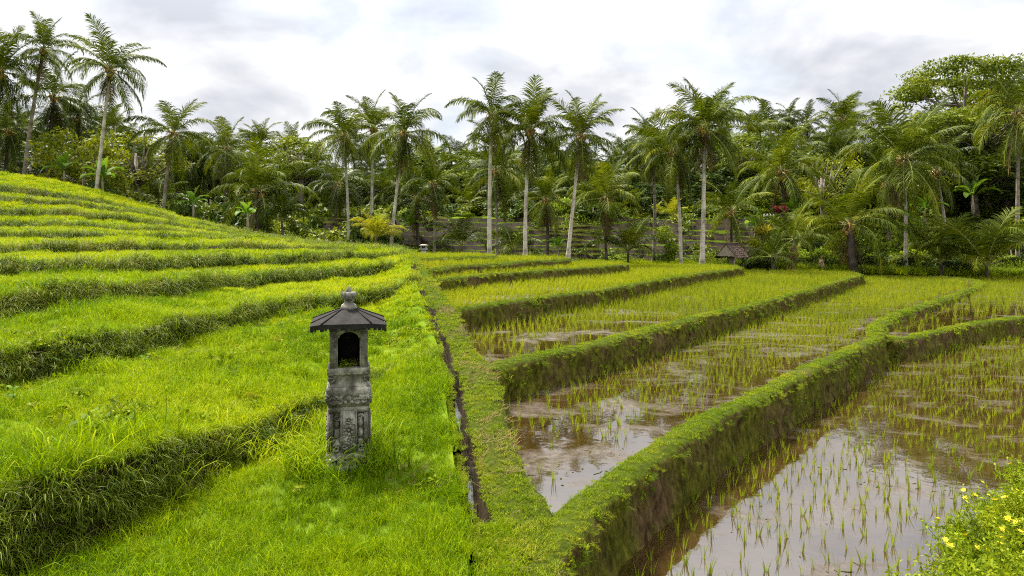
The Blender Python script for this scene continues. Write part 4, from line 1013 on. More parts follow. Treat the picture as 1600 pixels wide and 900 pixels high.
def palm(base, crown, Y, rpx, label, trunk='grey', n=22, mk='palm', seed=0, w=9, emax=0, emin=9.4, nuts=True, dead=2, dY=0.0, gam=0.85, name='palm_tree', cat='palm tree', group=PG):
    """base, crown: where the foot and the crown heart stand seen from the eye; Y its distance; rpx crown radius; w trunk width, both as seen at 1600 px"""
    bx, by, bz = PY(base[0], base[1], Y)
    gz = CAMZ - float(floor_h(bx, by))
    if Y < 40: gz = min(bz, CAMZ - 1.2)
    z0 = min(bz, gz) - 0.15
    cx_, cy_, cz_ = PY(crown[0], crown[1], Y + dY)
    t = empty(name, (bx, by, z0), label, cat, group)
    m = {'pale': 'trunk_pale', 'grey': 'trunk_grey', 'dark': 'trunk_dark'}[trunk]
    r0 = 0.68 * w / FPX * Y / 2
    if math.dist((bx, by, z0), (cx_, cy_, cz_)) > 0.3:
        link('trunk', trunk_mesh((0, 0, 0), (cx_ - bx, cy_ - by, cz_ - z0), r0 * 1.05, r0 * 0.72, M[m], seed), t)
    L = rpx / FPX * Y * 1.17
    top = (cx_ - bx, cy_ - by, cz_ - z0)
    rv = random.Random(seed * 31 + 7)
    gam *= rv.uniform(0.8, 1.3); n = max(10, int(n * rv.uniform(0.95, 1.25))); wx, wy = rv.uniform(-0.12, 0.12), rv.uniform(0.0, 0.16)
    for e, v, az, sc in frond_plan(n, seed, emax, emin, gam):
        link('frond', frond_mesh(e, v, mk), t, top, (wx + rv.uniform(-.1, .1), wy + rv.uniform(-.1, .1), az), L * sc)
    r = random.Random(seed + 5)
    for k in range(dead):
        f = link('frond', frond_mesh(10, k % 3, 'palm_dead'), t, (top[0], top[1], top[2] - 0.1), (0, 0, r.uniform(0, 6.28)), L * r.uniform(0.65, 0.9))
        f['label'] = 'dry brown hanging frond'
    if nuts:
        link('coconut_bunch', NUTS[seed % 3], t, top, (0, 0, seed), L * 0.36)
    return t
PALMS = [
    # base px,py   crown px,py   Y    r   trunk  label
    ((28, 240), (68, 78), 50, 52, 'grey', 'tall palm with bare slanting trunk and small crown, highest at the upper left', dict(w=9, seed=1, n=20)),
    ((138, 300), (172, 108), 46, 66, 'pale', 'palm with pale slanting trunk rising straight off the hillside crest', dict(w=9, seed=2, n=24, dead=3)),
    ((72, 250), (84, 152), 55, 62, 'dark', 'dark palm between the two tallest palms of the left group', dict(w=9, seed=3, mk='palm_dark', n=20)),
    ((-14, 262), (2, 112), 48, 70, 'grey', 'big palm cut by the left edge of the picture', dict(w=9, seed=4, n=24)),
    ((0, 262), (14, 205), 52, 60, 'dark', 'low dark palm at the left edge under a taller palm', dict(w=10, seed=5, mk='palm_dark', n=20)),
    ((120, 268), (122, 185), 58, 52, 'dark', 'small dark palm behind the palm with the pale slanting trunk', dict(w=8, seed=6, mk='palm_dark', n=18)),
    ((252, 322), (270, 208), 47, 62, 'grey', 'palm with upright plume and drooping lower fronds standing alone behind the hill shoulder', dict(w=8, seed=7, n=24, dead=3)),
    ((352, 330), (354, 232), 56, 52, 'dark', 'half hidden palm right of the lone palm behind the hill shoulder', dict(w=8, seed=8, n=20)),
    ((402, 345), (404, 300), 46, 78, 'dark', 'low spreading palm with long arching fronds behind the banana plant', dict(w=13, seed=9, n=20, emax=0, emin=7)),
    ((546, 372), (538, 212), 48, 62, 'pale', 'left palm of the close group of three near the middle of the grove', dict(w=7, seed=10, n=22)),
    ((580, 352), (583, 202), 52, 56, 'pale', 'middle palm of the close group of three, thin and a little behind', dict(w=7, seed=11, n=20)),
    ((608, 392), (632, 208), 43, 70, 'pale', 'palm with white trunk leaning right beside the yellow young palm', dict(w=8, seed=12, n=24, dead=4)),
    ((524, 360), (527, 290), 55, 52, 'grey', 'short dull palm below the close group of three', dict(w=8, seed=13, mk='palm_dark', n=18)),
    ((656, 385), (652, 310), 50, 54, 'dark', 'dark palm with drooping crown above the white picket fence', dict(w=8, seed=14, mk='palm_dark', n=18, emin=9)),
    ((677, 398), (677, 288), 47, 48, 'grey', 'thin grey palm standing beside the small white shrine', dict(w=7, seed=15, n=18)),
    ((765, 403), (768, 180), 38, 64, 'pale', 'tall straight palm with the whitest trunk, leftmost of the tall middle row', dict(w=9.5, seed=16, n=22, dead=1)),
    ((777, 408), (774, 268), 44, 62, 'grey', 'shorter grey palm right behind the straight white trunk', dict(w=7, seed=17, n=20)),
    ((821, 406), (829, 205), 38, 70, 'pale', 'tall pale palm with heavy drooping skirt in the middle of the tall row', dict(w=9, seed=18, n=25, dead=3)),
    ((887, 404), (908, 212), 38, 64, 'pale', 'tall pale palm leaning right at the end of the fifth earth wall', dict(w=8.5, seed=19, n=22, dead=2)),
    ((854, 404), (853, 312), 45, 48, 'dark', 'small dark palm with hanging dry leaves between two pale trunks', dict(w=8, seed=20, n=18, dead=5)),
    ((949, 412), (947, 312), 44, 66, 'dark', 'palm with even round crown on a mossy dark trunk before the stepped slope', dict(w=7, seed=21, n=22, emin=8)),
    ((1021, 418), (1019, 232), 47, 58, 'grey', 'grey straight palm left of the topiary tree', dict(w=8, seed=22, n=20)),
    ((1064, 417), (1054, 238), 43, 74, 'pale', 'pale palm with curved trunk right of the topiary tree', dict(w=8, seed=23, n=23, dead=3)),
    ((1097, 417), (1101, 200), 41, 78, 'pale', 'tallest palm of the right middle with wide pale trunk beside the thatched hut', dict(w=11, seed=24, n=26, dead=2)),
    ((1145, 390), (1143, 330), 46, 58, 'dark', 'low palm with arching fronds right above the thatched hut', dict(w=7, seed=25, n=17, emin=7.5)),
    ((1226, 330), (1222, 268), 52, 76, 'dark', 'broad palm with yellowish arching fronds above the red leaved shrub', dict(w=11, seed=26, n=20, emin=8)),
    ((1319, 270), (1317, 186), 76, 48, 'pale', 'distant tall palm standing clear against the sky right of the centre', dict(w=6, seed=27, n=20, dead=2)),
    ((1236, 250), (1233, 180), 96, 28, 'grey', 'left one of the two tiny distant palms on the skyline', dict(w=4, seed=28, n=18, dead=0, nuts=False, mk='palm_dark')),
    ((1262, 255), (1261, 190), 98, 32, 'grey', 'right one of the two tiny distant palms on the skyline', dict(w=4, seed=29, n=18, dead=0, nuts=False, mk='palm_dark')),
    ((1415, 428), (1413, 250), 45, 92, 'pale', 'big palm with speckled straight trunk mirrored in the second paddy', dict(w=9, seed=30, n=24, emin=8.5, dead=1)),
    ((1335, 418), (1328, 352), 44, 88, 'dark', 'stout short palm with thick rough trunk and long arching fronds', dict(w=20, seed=31, n=20, emin=7.2)),
    ((1242, 418), (1240, 374), 43, 58, 'grey', 'small palm with thin trunk between the croton bush and the stout palm', dict(w=7, seed=32, n=14, emin=7.5, nuts=False)),
    ((1544, 432), (1541, 415), 42, 96, 'dark', 'young palm with long yellow leaf stalks at the water edge on the far right', dict(w=8, seed=33, n=13, emin=5.0, nuts=False, dead=0)),
    ((1472, 428), (1470, 412), 44, 70, 'dark', 'young palm growing from the ground right of the speckled trunk', dict(w=8, seed=34, n=12, emin=4.6, nuts=False, dead=0)),
    ((1590, 330), (1592, 178), 47, 88, 'grey', 'large palm cut by the right edge with drooping yellowish fronds', dict(w=9, seed=35, n=22, dead=2)),
    ((1396, 392), (1384, 288), 52, 54, 'grey', 'reddish leaning palm behind the big speckled palm', dict(w=8, seed=36, n=18)),
    ((1482, 382), (1462, 268), 53, 62, 'pale', 'palm with pale trunk leaning left below the umbrella tree', dict(w=8, seed=37, n=19, mk='palm_dark')),
    ((722, 398), (721, 384), 40, 60, 'dark', 'young trunkless palm left of the tall middle row', dict(w=7, seed=38, n=11, emin=4.6, nuts=False, dead=0, mk='palm_dark')),
    ((803, 404), (801, 390), 41, 52, 'dark', 'young trunkless palm between two tall white trunks', dict(w=7, seed=39, n=11, emin=5, nuts=False, dead=0, mk='palm_dark')),
    ((982, 418), (982, 392), 44, 64, 'dark', 'young palm with fanned upright fronds before the brown risers', dict(w=6, seed=40, n=13, emin=5, nuts=False, dead=0)),
    ((588, 385), (588, 372), 42, 44, 'dark', 'small yellow leaved young palm beside the leaning white trunk', dict(w=7, seed=41, n=14, emin=3.6, nuts=False, dead=0, mk='palm_yellow')),
    ((1050, 348), (1050, 342), 57, 32, 'grey', 'bright yellow dwarf palm on top of the stepped slope', dict(w=5, seed=42, n=12, emin=5, nuts=False, dead=0, mk='palm_yellow')),
    ((1022, 350), (1021, 344), 57.5, 26, 'grey', 'smaller yellow dwarf palm left of the brightest yellow one', dict(w=5, seed=43, n=11, emin=5, nuts=False, dead=0, mk='palm_yellow')),
    ((1210, 420), (1206, 402), 42, 46, 'dark', 'bushy young palm between the thatched hut and the straw bundle', dict(w=7, seed=44, n=12, emin=6, nuts=False, dead=0)),
    ((985, 345), (985, 330), 58, 40, 'grey', 'light green young palm on top of the stepped slope', dict(w=5, seed=45, n=13, emin=6, nuts=False, dead=0)),
    ((440, 360), (440, 345), 44, 44, 'dark', 'dark trunkless palm right of the banana plant on the hill edge', dict(w=7, seed=46, n=12, emin=6, nuts=False, dead=0, mk='palm_dark')),
]
for base, crown, Y, rpx, tr, label, kw in PALMS:
    palm(base, crown, Y, rpx, label, tr, **kw)

# palms of the forest behind: crowns shared, each palm its own thing
def skyline(px):
    return np.interp(px, [-200, 0, 100, 200, 320, 400, 460, 500, 700, 950, 1000, 1160, 1250, 1330, 1400, 1460, 1600, 1800], [205, 205, 205, 222, 240, 238, 228, 238, 250, 238, 222, 218, 212, 215, 215, 215, 200, 195])
CR = [crown_mesh(frond_plan(18 + 2 * (i % 5), 900 + i, gam=0.7 + 0.1 * (i % 4)), 'palm' if i % 2 else 'palm_dark') for i in range(9)]
TRK = [trunk_mesh((0, 0, 0), (random.uniform(-0.08, 0.08), random.uniform(-0.05, 0.05), 1), 0.016, 0.011, M['trunk_grey' if i % 2 else 'trunk_dark'], 950 + i) for i in range(4)]
rr = random.Random(99)
def back_palm(px, py, Y, rpx, label, group):
    x, y, z = PY(px, py, Y)
    z0 = CAMZ - float(floor_h(x, y)) - 0.2
    t = empty('palm_tree', (x, y, z0), label, 'palm tree', group)
    H = max(z - z0, 1.0)
    link('trunk', TRK[rr.randrange(4)], t, (0, 0, 0), (0, 0, rr.uniform(0, 6.28)), H)
    k = rr.randrange(9); link('crown', CR[k], t, (0, 0, H), (0, 0, rr.uniform(0, 6.28)), rpx / FPX * Y * 1.18)
for i in range(60):                                   # far row, crowns on the skyline
    px = -80 + i * 29 + rr.uniform(-16, 16)
    back_palm(px, float(skyline(px)) + rr.uniform(-22, 30), rr.uniform(76, 112), rr.uniform(30, 50), 'distant palm whose crown makes the jagged skyline of the forest', 'distant palms on the forest skyline')
for i in range(84):                                   # nearer row, inside the forest
    px = -80 + i * 21 + rr.uniform(-18, 18)
    back_palm(px, float(skyline(px)) + rr.uniform(18, 95), rr.uniform(59, 76), rr.uniform(36, 60), 'palm in the forest behind the front row, its trunk lost among leaves', 'palms inside the forest')

# ------------------------------------------------------------------ broad-leaved trees and shrubs
def tree_meshes(rx, rz, trunk_h, nclump, nleaf, lsize, mat, seed, crad=0.95, flatc=0.6, bark='bark', layered=False, thick=1.0):
    """returns trunk mesh and crown mesh; foot at the origin, crown centre at trunk_h + rz*0.6"""
    r = np.random.default_rng(seed); b = Buf()
    cz = trunk_h + rz * 0.75
    d = r.normal(size=(nclump, 3)); d /= np.linalg.norm(d, axis=1)[:, None]
    rad = r.uniform(0.35, 1.0, nclump) ** 0.45
    cc = d * rad[:, None] * np.array([rx, rx, rz]) * (1 + 0.22 * fbm(d * 1.7, seed, 2))[:, None]
    if layered: cc[:, 2] = np.abs(cc[:, 2]) * 0.55 + np.round(r.uniform(-1, 1, nclump) * 1.5) / 1.5 * rz * 0.45
    cc[:, 2] += cz
    tr = Buf()
    lean = np.array([r.normal(0, 0.06), r.normal(0, 0.06)])
    sp0 = np.array([lean[0] * trunk_h, lean[1] * trunk_h, trunk_h])
    t0 = max(0.07, 0.035 * (trunk_h + rz)) * thick
    tr.tube([(0, 0, -0.3), sp0 * 0.5, sp0, (sp0[0] * 1.1, sp0[1] * 1.1, cz + rz * 0.3)], [t0 * 1.3, t0, t0 * 0.8, t0 * 0.25], 7, 0)
    for q in r.choice(nclump, min(nclump, 16), replace=False):
        st = np.array([sp0[0], sp0[1], trunk_h * r.uniform(0.75, 1.05)]); en = cc[q]
        mid = (st + en) / 2 + np.array([0, 0, -0.08 * np.linalg.norm(en - st)]) + r.normal(0, 0.1, 3)
        tr.tube([st, mid, en], [t0 * 0.45, t0 * 0.28, t0 * 0.08], 5, 0)
    c = []; o = []
    for q in range(nclump):
        k = int(nleaf * r.uniform(0.6, 1.4)); dd = r.normal(size=(k, 3)); dd /= np.linalg.norm(dd, axis=1)[:, None]
        c.append(cc[q] + dd * (crad * r.uniform(0.6, 1.3) * r.uniform(0.2, 1, k) ** 0.5)[:, None] * np.array([1, 1, flatc])); o.append(dd)
    c = np.concatenate(c); o = np.concatenate(o)
    V, F = leaf_quads(c, o, lsize, r, up=0.55, rand=0.7)
    return tr.mesh('trunk', [M[bark]], True), np_mesh('crown', V, F, [M[mat]])
TT = {
    'round': tree_meshes(2.4, 2.1, 1.6, 70, 80, 0.24, 'leaf_yel', 1, 0.75),
    'tall': tree_meshes(2.4, 3.2, 5.0, 60, 75, 0.3, 'leaf', 2, 0.95),
    'dark': tree_meshes(2.8, 2.6, 3.5, 60, 80, 0.3, 'leaf_dark', 3, 1.0),
    'airy': tree_meshes(3.0, 2.4, 4.5, 34, 60, 0.24, 'leaf_yel', 4, 0.9),
    'umbrella': tree_meshes(4.6, 2.1, 8.0, 95, 130, 0.24, 'leaf', 5, 1.05, 0.3, layered=True, thick=0.5),
    'broad': tree_meshes(3.4, 2.6, 4.0, 70, 80, 0.34, 'leaf', 6, 1.1),
}
def tree(kind, px, py_top, Y, width_px, label, group=None, name='broadleaf_tree', cat='tree'):
    x, y, ztop = PY(px, py_top, Y); z0 = CAMZ - float(floor_h(x, y))
    tm, cm = TT[kind]
    zs = [v.co.z for v in cm.vertices]; xs = [v.co.x for v in cm.vertices]
    if kind not in TB: TB[kind] = (max(zs), np.percentile(np.abs(xs), 97))
    hz, hx = TB[kind]
    s = (ztop - z0) / hz; sx = width_px / 2 / FPX * Y / hx
    t = empty(name, (x, y, z0), label, cat, group, rz=rr.uniform(0, 6.28))
    t.scale = (sx, sx, s)
    link('trunk', tm, t); link('crown', cm, t)
    return t
TB = {}
tree('round', 132, 196, 50, 120, 'dense rounded yellowish green tree behind the hillside crest on the left')
tree('airy', 215, 205, 56, 130, 'loose pale tree right of the pale slanting palm trunk')
tree('tall', 468, 212, 62, 90, 'tall leafy tree left of the close group of three palms')
tree('umbrella', 1505, 96, 66, 190, 'umbrella tree with flat layered crown standing highest on the right')
tree('umbrella', 1545, 165, 58, 200, 'lower umbrella tree spreading below the highest one on the right', rr and None)
tree('broad', 1470, 215, 62, 130, 'broad tree under the umbrella trees on the right')
tree('airy', 1292, 238, 56, 110, 'thin twiggy yellow green tree between the yellowish palm and the speckled palm')
tree('tall', 1165, 205, 66, 90, 'green tree right behind the tallest pale palm')
tree('broad', 1575, 120, 70, 170, 'big light green tree filling the sky line at the upper right corner')
tree('tall', 1480, 170, 61, 140, 'light green tall tree left of the umbrella trees')
tree('airy', 1572, 150, 63, 130, 'fine leaved pale tree between the umbrella trees and the right edge')
tree('tall', 1418, 190, 68, 100, 'tall leafy tree behind the crown of the big speckled palm')
tree('broad', 1525, 235, 57, 140, 'wide bright tree below the lower umbrella tree')
tree('broad', 1600, 230, 56, 150, 'broad tree at the right edge behind the large palm')
tree('dark', 40, 225, 60, 150, 'dark tree behind the palms at the left edge')
tree('round', 1195, 345, 46, 46, 'golden green croton bush beside the red leaved shrub', None, 'croton_bush', 'bush')
for i in range(36):
    px = -90 + i * 51 + rr.uniform(-20, 20)
    k = ['tall', 'dark', 'broad', 'dark', 'airy', 'broad'][rr.randrange(6)]
    tree(k, px, float(skyline(px)) + rr.uniform(8, 50), rr.uniform(66, 122), rr.uniform(100, 150), 'leafy tree filling the forest between the distant palms', 'broadleaf trees of the forest')
for i in range(30):
    px = -90 + i * 60 + rr.uniform(-22, 22)
    tree(['dark', 'broad', 'airy', 'dark'][rr.randrange(4)], px, float(skyline(px)) + rr.uniform(62, 105), rr.uniform(59, 72), rr.uniform(90, 140), 'lower leafy tree filling the shade under the forest palms', 'lower trees under the forest palms')
tree('dark', 885, 236, 78, 150, 'dark tree filling the gap behind the palm leaning right at the fifth earth wall')
tree('broad', 700, 232, 80, 140, 'leafy tree rising left of the straightest white trunk')
# shrubs at the forest edge
TT['shrub'] = tree_meshes(1.3, 0.9, 0.25, 34, 60, 0.2, 'leaf_dark', 7, 0.5)
TT['shrub2'] = tree_meshes(1.3, 1.0, 0.25, 34, 60, 0.22, 'leaf', 8, 0.5)
TT['shrub3'] = tree_meshes(1.2, 1.0, 0.25, 30, 60, 0.2, 'leaf_bright', 9, 0.45)
for i in range(60):
    px = -60 + i * 29 + rr.uniform(-14, 14)
    if px < 640: Y, top = rr.uniform(46, 56), np.interp(px, [0, 200, 400, 640], [268, 290, 325, 345]) + rr.uniform(-25, 25)
    elif px < 1195: Y, top = rr.uniform(56.5, 62), rr.uniform(300, 338)
    else: Y, top = rr.uniform(50, 58), rr.uniform(300, 375)
    tree(['shrub', 'shrub2', 'shrub', 'shrub2', 'shrub3'][rr.randrange(5)], px, float(top), Y, rr.uniform(46, 90), 'leafy shrub in the undergrowth along the forest edge', 'shrubs along the forest edge', 'shrub', 'shrub')
for px, top, Y, w, lab in ((1275, 395, 45.5, 60, 'low dark glossy bush right of the straw bundle'), (1180, 398, 44, 50, 'low bush right of the thatched hut'), (1500, 372, 49, 90, 'dark bush behind the young palms on the far right'), (1580, 360, 48, 90, 'dark bush at the right edge by the water'), (620, 378, 44, 60, 'dark low bush left of the small white shrine')):
    tree('shrub', px, top, Y, w, lab, None, 'shrub', 'shrub')

for i in range(22):
    px = 1172 + i * 20 + rr.uniform(-9, 9)
    tree(['shrub2', 'shrub3', 'shrub', 'shrub2'][rr.randrange(4)], px, rr.uniform(372, 404), rr.uniform(45.5, 48.0), rr.uniform(34, 64), 'leafy green shrub on the verge under the right hand palms', 'shrubs on the verge below the right palms', 'shrub', 'shrub')
for i in range(12):
    px = 690 + i * 42 + rr.uniform(-16, 16)
    tree(['shrub2', 'shrub3', 'shrub'][rr.randrange(3)], px, rr.uniform(388, 402), rr.uniform(46.0, 48.0), rr.uniform(20, 40), 'small shrub at the foot of the stepped brown slope', 'small shrubs at the foot of the stepped slope', 'shrub', 'shrub')
for i in range(30):
    px = 640 + i * 19 + rr.uniform(-8, 8)
    tree(['shrub2', 'shrub3', 'shrub', 'shrub'][rr.randrange(4)], px, rr.uniform(330, 345), rr.uniform(54.6, 56.2), rr.uniform(22, 48), 'shrub on the top edge of the stepped brown slope', 'shrubs on the top edge of the stepped slope', 'shrub', 'shrub')
# ------------------------------------------------------------------ banana plants
def banana_leaf(seed, L=1.0, W=0.2, e0=70, bend=80):
    r = np.random.default_rng(seed); K = 14; s = np.linspace(0, 1, K)
    th = R(e0) - R(bend) * s ** 1.5
    p = np.concatenate([[[0, 0, 0]], np.cumsum(np.stack([np.cos(th), np.zeros(K), np.sin(th)], 1)[:-1] / (K - 1), 0)]) * L
    w = W * np.interp(s, [0, 0.16, 0.3, 0.6, 0.9, 1], [0.03, 0.05, 0.8, 1, 0.6, 0.05]) * (1 + r.uniform(-0.12, 0.1, K))
    nrm_ = np.stack([-np.sin(th), np.zeros(K), np.cos(th)], 1)
    l = p + np.array([0, 1, 0]) * w[:, None] + nrm_ * (w * 0.35)[:, None]; q = p - np.array([0, 1, 0]) * w[:, None] + nrm_ * (w * 0.35)[:, None]
    V = np.concatenate([l, p, q]); i = np.arange(K - 1)
    F = np.concatenate([np.stack([i, i + 1, K + i + 1, K + i], 1), np.stack([K + i, K + i + 1, 2 * K + i + 1, 2 * K + i], 1)])
    return np_mesh('leaf', V, [(F, 0)], [M['banana']], True)
BL = [banana_leaf(i, 1.0, 0.17, e, b) for i, (e, b) in enumerate(((84, 30), (72, 70), (60, 90), (45, 100), (30, 95)))]
bs_ = Buf(); bs_.tube([(0, 0, -0.2), (0.01, 0, 0.4), (0, 0.01, 0.75), (0, 0, 1.0)], [0.10, 0.085, 0.065, 0.035], 8); BST = bs_.mesh('stem', [M['bamboo']], True)
def banana(px, py, Y, stem_px, leaf_px, label):
    x, y, z = PY(px, py, Y)
    t = empty('banana_plant', (x, y, z), label, 'banana plant', 'banana plants along the forest edge')
    H = stem_px / FPX * Y; L = leaf_px / FPX * Y
    link('stem', BST, t, scl=H)
    r = random.Random(px)
    for k in range(8): link('leaf', BL[min(4, k // 2 + (k % 2))], t, (0, 0, H * 0.9), (0, 0, k * 2.4 + r.uniform(-.4, .4)), L * r.uniform(0.8, 1.1))
banana(387, 358, 40.5, 24, 30, 'small banana plant with one upright pale leaf on the hill edge')
banana(302, 338, 44, 20, 34, 'banana plant with bright leaves left of the low spreading palm')
banana(160, 300, 47, 22, 40, 'banana plant beside the foot of the pale slanting palm trunk')
banana(100, 282, 47, 16, 34, 'banana plant under the dense rounded tree on the left')
banana(872, 402, 45, 16, 26, 'banana plant by the foot of the palm leaning right')
banana(1180, 375, 47, 22, 34, 'banana plant left of the red leaved shrub')
banana(1238, 352, 51, 22, 32, 'banana plant with pale broad leaf right of the red leaved shrub')
banana(1445, 350, 52, 22, 40, 'banana plant under the leaning pale palm on the right')
banana(1520, 330, 54, 24, 44, 'banana plant in the thicket on the far right')
banana(640, 372, 49, 20, 34, 'banana plant beside the white picket fence')
# red shrub
def blade_plant(name, px, py, Y, hpx, mat, label, cat, n=60):
    x, y, z = PY(px, py, Y); t = empty(name, (x, y, z), label, cat); h = hpx / FPX * Y
    b = Buf(); b.tube([(0, 0, -0.4), (0.02, 0, h * 0.25), (0, 0, h * 0.55)], [0.05, 0.04, 0.02], 6); link('stem', b.mesh('stem', [M['bark']], True), t)
    link('foliage', blades(n, 0.18 * h, 0.45 * h, 0.75 * h, 0.09 * h, 0.8, 0.5, mat, px), t, (0, 0, h * 0.3))
    return t
blade_plant('red_shrub', 1219, 340, 46.5, 27, M['leaf_red'], 'crimson leaved cordyline shrub standing out among the greens', 'shrub')
blade_plant('yellow_shrub', 1192, 376, 45.2, 34, M['leaf_gold'], 'yellow leaved croton shrub behind the thatched hut', 'shrub')
# topiary tree with two leaf balls
x, y, z = PY(1044, 422, 43.5)
t = empty('topiary_tree', (x, y, z), 'small tree with two clipped bright green leaf balls and a thin trunk', 'tree')
b = Buf(); b.tube([(0, 0, -0.2), (0.02, 0, 0.9), (-0.05, 0, 1.8), (-0.25, 0, 2.4)], [0.09, 0.07, 0.05, 0.03], 7); b.tube([(0.0, 0, 0.9), (0.12, 0, 1.3)], [0.05, 0.03], 6); link('trunk', b.mesh('trunk', [M['bamboo']], True), t)
r = np.random.default_rng(5)
for cx_, cz_, rd in ((-0.28, 2.28, 0.52), (0.2, 1.35, 0.42), (0.12, 0.85, 0.3)):
    d = r.normal(size=(520, 3)); d /= np.linalg.norm(d, axis=1)[:, None]
    V, F = leaf_quads(np.array([cx_, 0, cz_]) + d * (rd * r.uniform(0.5, 1.1, 520))[:, None], d, 0.16, r, 0.3)
    link('leaf_ball', np_mesh('leaf_ball', V, F, [M['leaf_bright']]), t)

# ------------------------------------------------------------------ hut, straw bundle, fences, white shrine
x, y, z = PY(1144, 418, 42.5)
z = CAMZ - float(floor_h(x, y)) - 0.08
hut = empty('field_hut', (x, y, z), 'small open field hut with brown thatched gable roof beside the tallest pale palm', 'hut', rz=R(48))
hut.scale = (0.84, 0.84, 1.12)
for k, (sx, sy) in enumerate(((-0.72, -0.5), (0.72, -0.5), (-0.72, 0.5), (0.72, 0.5))):
    b = Buf(); b.tube([(sx, sy, -0.1), (sx, sy, 0.75)], 0.045, 8); link('post', b.mesh('post', [M['bamboo']], True), hut)
b = Buf(); b.box((0.2, 0.25, 0.38), (0.95, 0.04, 0.7)); b.box((-0.28, 0.0, 0.38), (0.04, 0.5, 0.7)); link('wall', b.mesh('wall', [M['bamboo']]), hut)
b = Buf(); b.box((0, 0, 0.24), (1.4, 0.95, 0.05)); link('platform', b.mesh('platform', [M['bamboo']]), hut)
b = Buf()
r = np.random.default_rng(3)
for sg in (-1, 1):                                       # overlapping thatch layers
    for k in range(7):
        f0, f1 = k / 7, (k + 1.35) / 7
        for c in range(16):
            x0 = -1.08 + c * 0.135
            zt = 1.42 - 0.72 * f0 + r.uniform(-0.01, 0.015) + 0.02; zb = 1.42 - 0.72 * min(f1, 1.05) + r.uniform(-0.02, 0.015) + 0.035
            yt, yb_ = sg * 0.82 * f0, sg * 0.82 * min(f1, 1.05 + r.uniform(0, 0.05))
            V = [(x0, yt, zt), (x0 + 0.14, yt, zt), (x0 + 0.14, yb_, zb), (x0, yb_, zb), (x0, yt, zt - 0.03), (x0 + 0.14, yt, zt - 0.03), (x0 + 0.14, yb_, zb - 0.03), (x0, yb_, zb - 0.03)]
            b.add(V, [(0, 1, 2, 3), (4, 7, 6, 5), (0, 4, 5, 1), (2, 6, 7, 3), (1, 5, 6, 2), (0, 3, 7, 4)])
roof = link('roof', b.mesh('roof', [M['thatch']]), hut)
b = Buf(); b.tube([(-1.12, 0, 1.46), (0, 0, 1.455), (1.12, 0, 1.46)], 0.05, 8); link('ridge', b.mesh('ridge', [M['thatch']], True), roof)
for xx in (-1.02, 1.02):
    b = Buf(); V = [(xx - 0.02, -0.72, 0.78), (xx - 0.02, 0.72, 0.78), (xx - 0.02, 0, 1.38), (xx + 0.02, -0.72, 0.78), (xx + 0.02, 0.72, 0.78), (xx + 0.02, 0, 1.38)]
    b.add(V, [(0, 2, 1), (3, 4, 5)]); b.add(V, [(0, 1, 4, 3), (1, 2, 5, 4), (2, 0, 3, 5)]); link('gable', b.mesh('gable', [M['bamboo']]), hut)

x, y, z = PY(1283, 421, 44.2)
b = Buf(); r = np.random.default_rng(8)
for k in range(90):
    a = r.uniform(0, 6.28); q = 0.42 * math.sqrt(r.uniform(0.2, 1)); 
    b.tube([(q * math.cos(a), q * math.sin(a), -0.05), (q * 0.35 * math.cos(a), q * 0.35 * math.sin(a), 0.55), (q * 0.28 * math.cos(a + 0.4), q * 0.28 * math.sin(a + 0.4), 0.62 + r.uniform(0, 0.18))], [0.035, 0.03, 0.012], 4)
for k in range(5): b.tube([(0, 0, 0.6), (r.normal(0, 0.08), r.normal(0, 0.08), 1.0)], [0.02, 0.006], 4)
tag(link('straw_bundle', b.mesh('straw_bundle', [M['straw']], True), None, (x, y, CAMZ - float(floor_h(x, y)))), 'cone of tied straw standing at the far paddy edge', 'straw bundle')

def fence(px0, px1, py, Y, hpx, label):
    x0, y, z = PY(px0, py, Y); x1 = PY(px1, py, Y)[0]
    h = hpx / FPX * Y
    t = empty('picket_fence', (x0, y, z), label, 'fence')
    n = max(4, int((x1 - x0) / 0.22))
    b = Buf()
    for k in range(n): b.box((k * (x1 - x0) / n, 0, h / 2), (0.06, 0.04, h))
    link('pickets', b.mesh('pickets', [M['white']]), t)
    for f in (0.3, 0.8):
        b = Buf(); b.box(((x1 - x0) / 2, 0.05, h * f), (x1 - x0, 0.05, 0.05)); link('rail', b.mesh('rail', [M['white']]), t)
fence(644, 688, 364, 55.4, 14, 'grey white picket fence under the dark palms left of the middle')
fence(1194, 1214, 350, 52, 16, 'small white picket fence below the red leaved shrub')
fence(1262, 1330, 378, 54, 9, 'low row of pale fence posts behind the stout short palm')

x, y, z = PY(662, 404, 30)
ws = empty('white_shrine', (x, y, z), 'tiny white stone shrine far off behind the farthest earth wall', 'shrine')
b = Buf(); b.box((0, 0, 0.05), (0.34, 0.34, 0.14)); b.box((0, 0, 0.25), (0.22, 0.22, 0.26), taper=0.9); b.box((0, 0, 0.40), (0.32, 0.32, 0.05)); link('pedestal', b.mesh('pedestal', [M['white']]), ws)
b = Buf(); b.box((-0.1, 0, 0.48), (0.05, 0.2, 0.12)); b.box((0.1, 0, 0.48), (0.05, 0.2, 0.12)); b.box((0, 0.08, 0.48), (0.16, 0.03, 0.12)); link('niche', b.mesh('niche', [M['white']]), ws)
b = Buf(); b.box((0, 0, 0.575), (0.40, 0.36, 0.07), taper=0.5); link('roof', b.mesh('roof', [M['bamboo']]), ws)

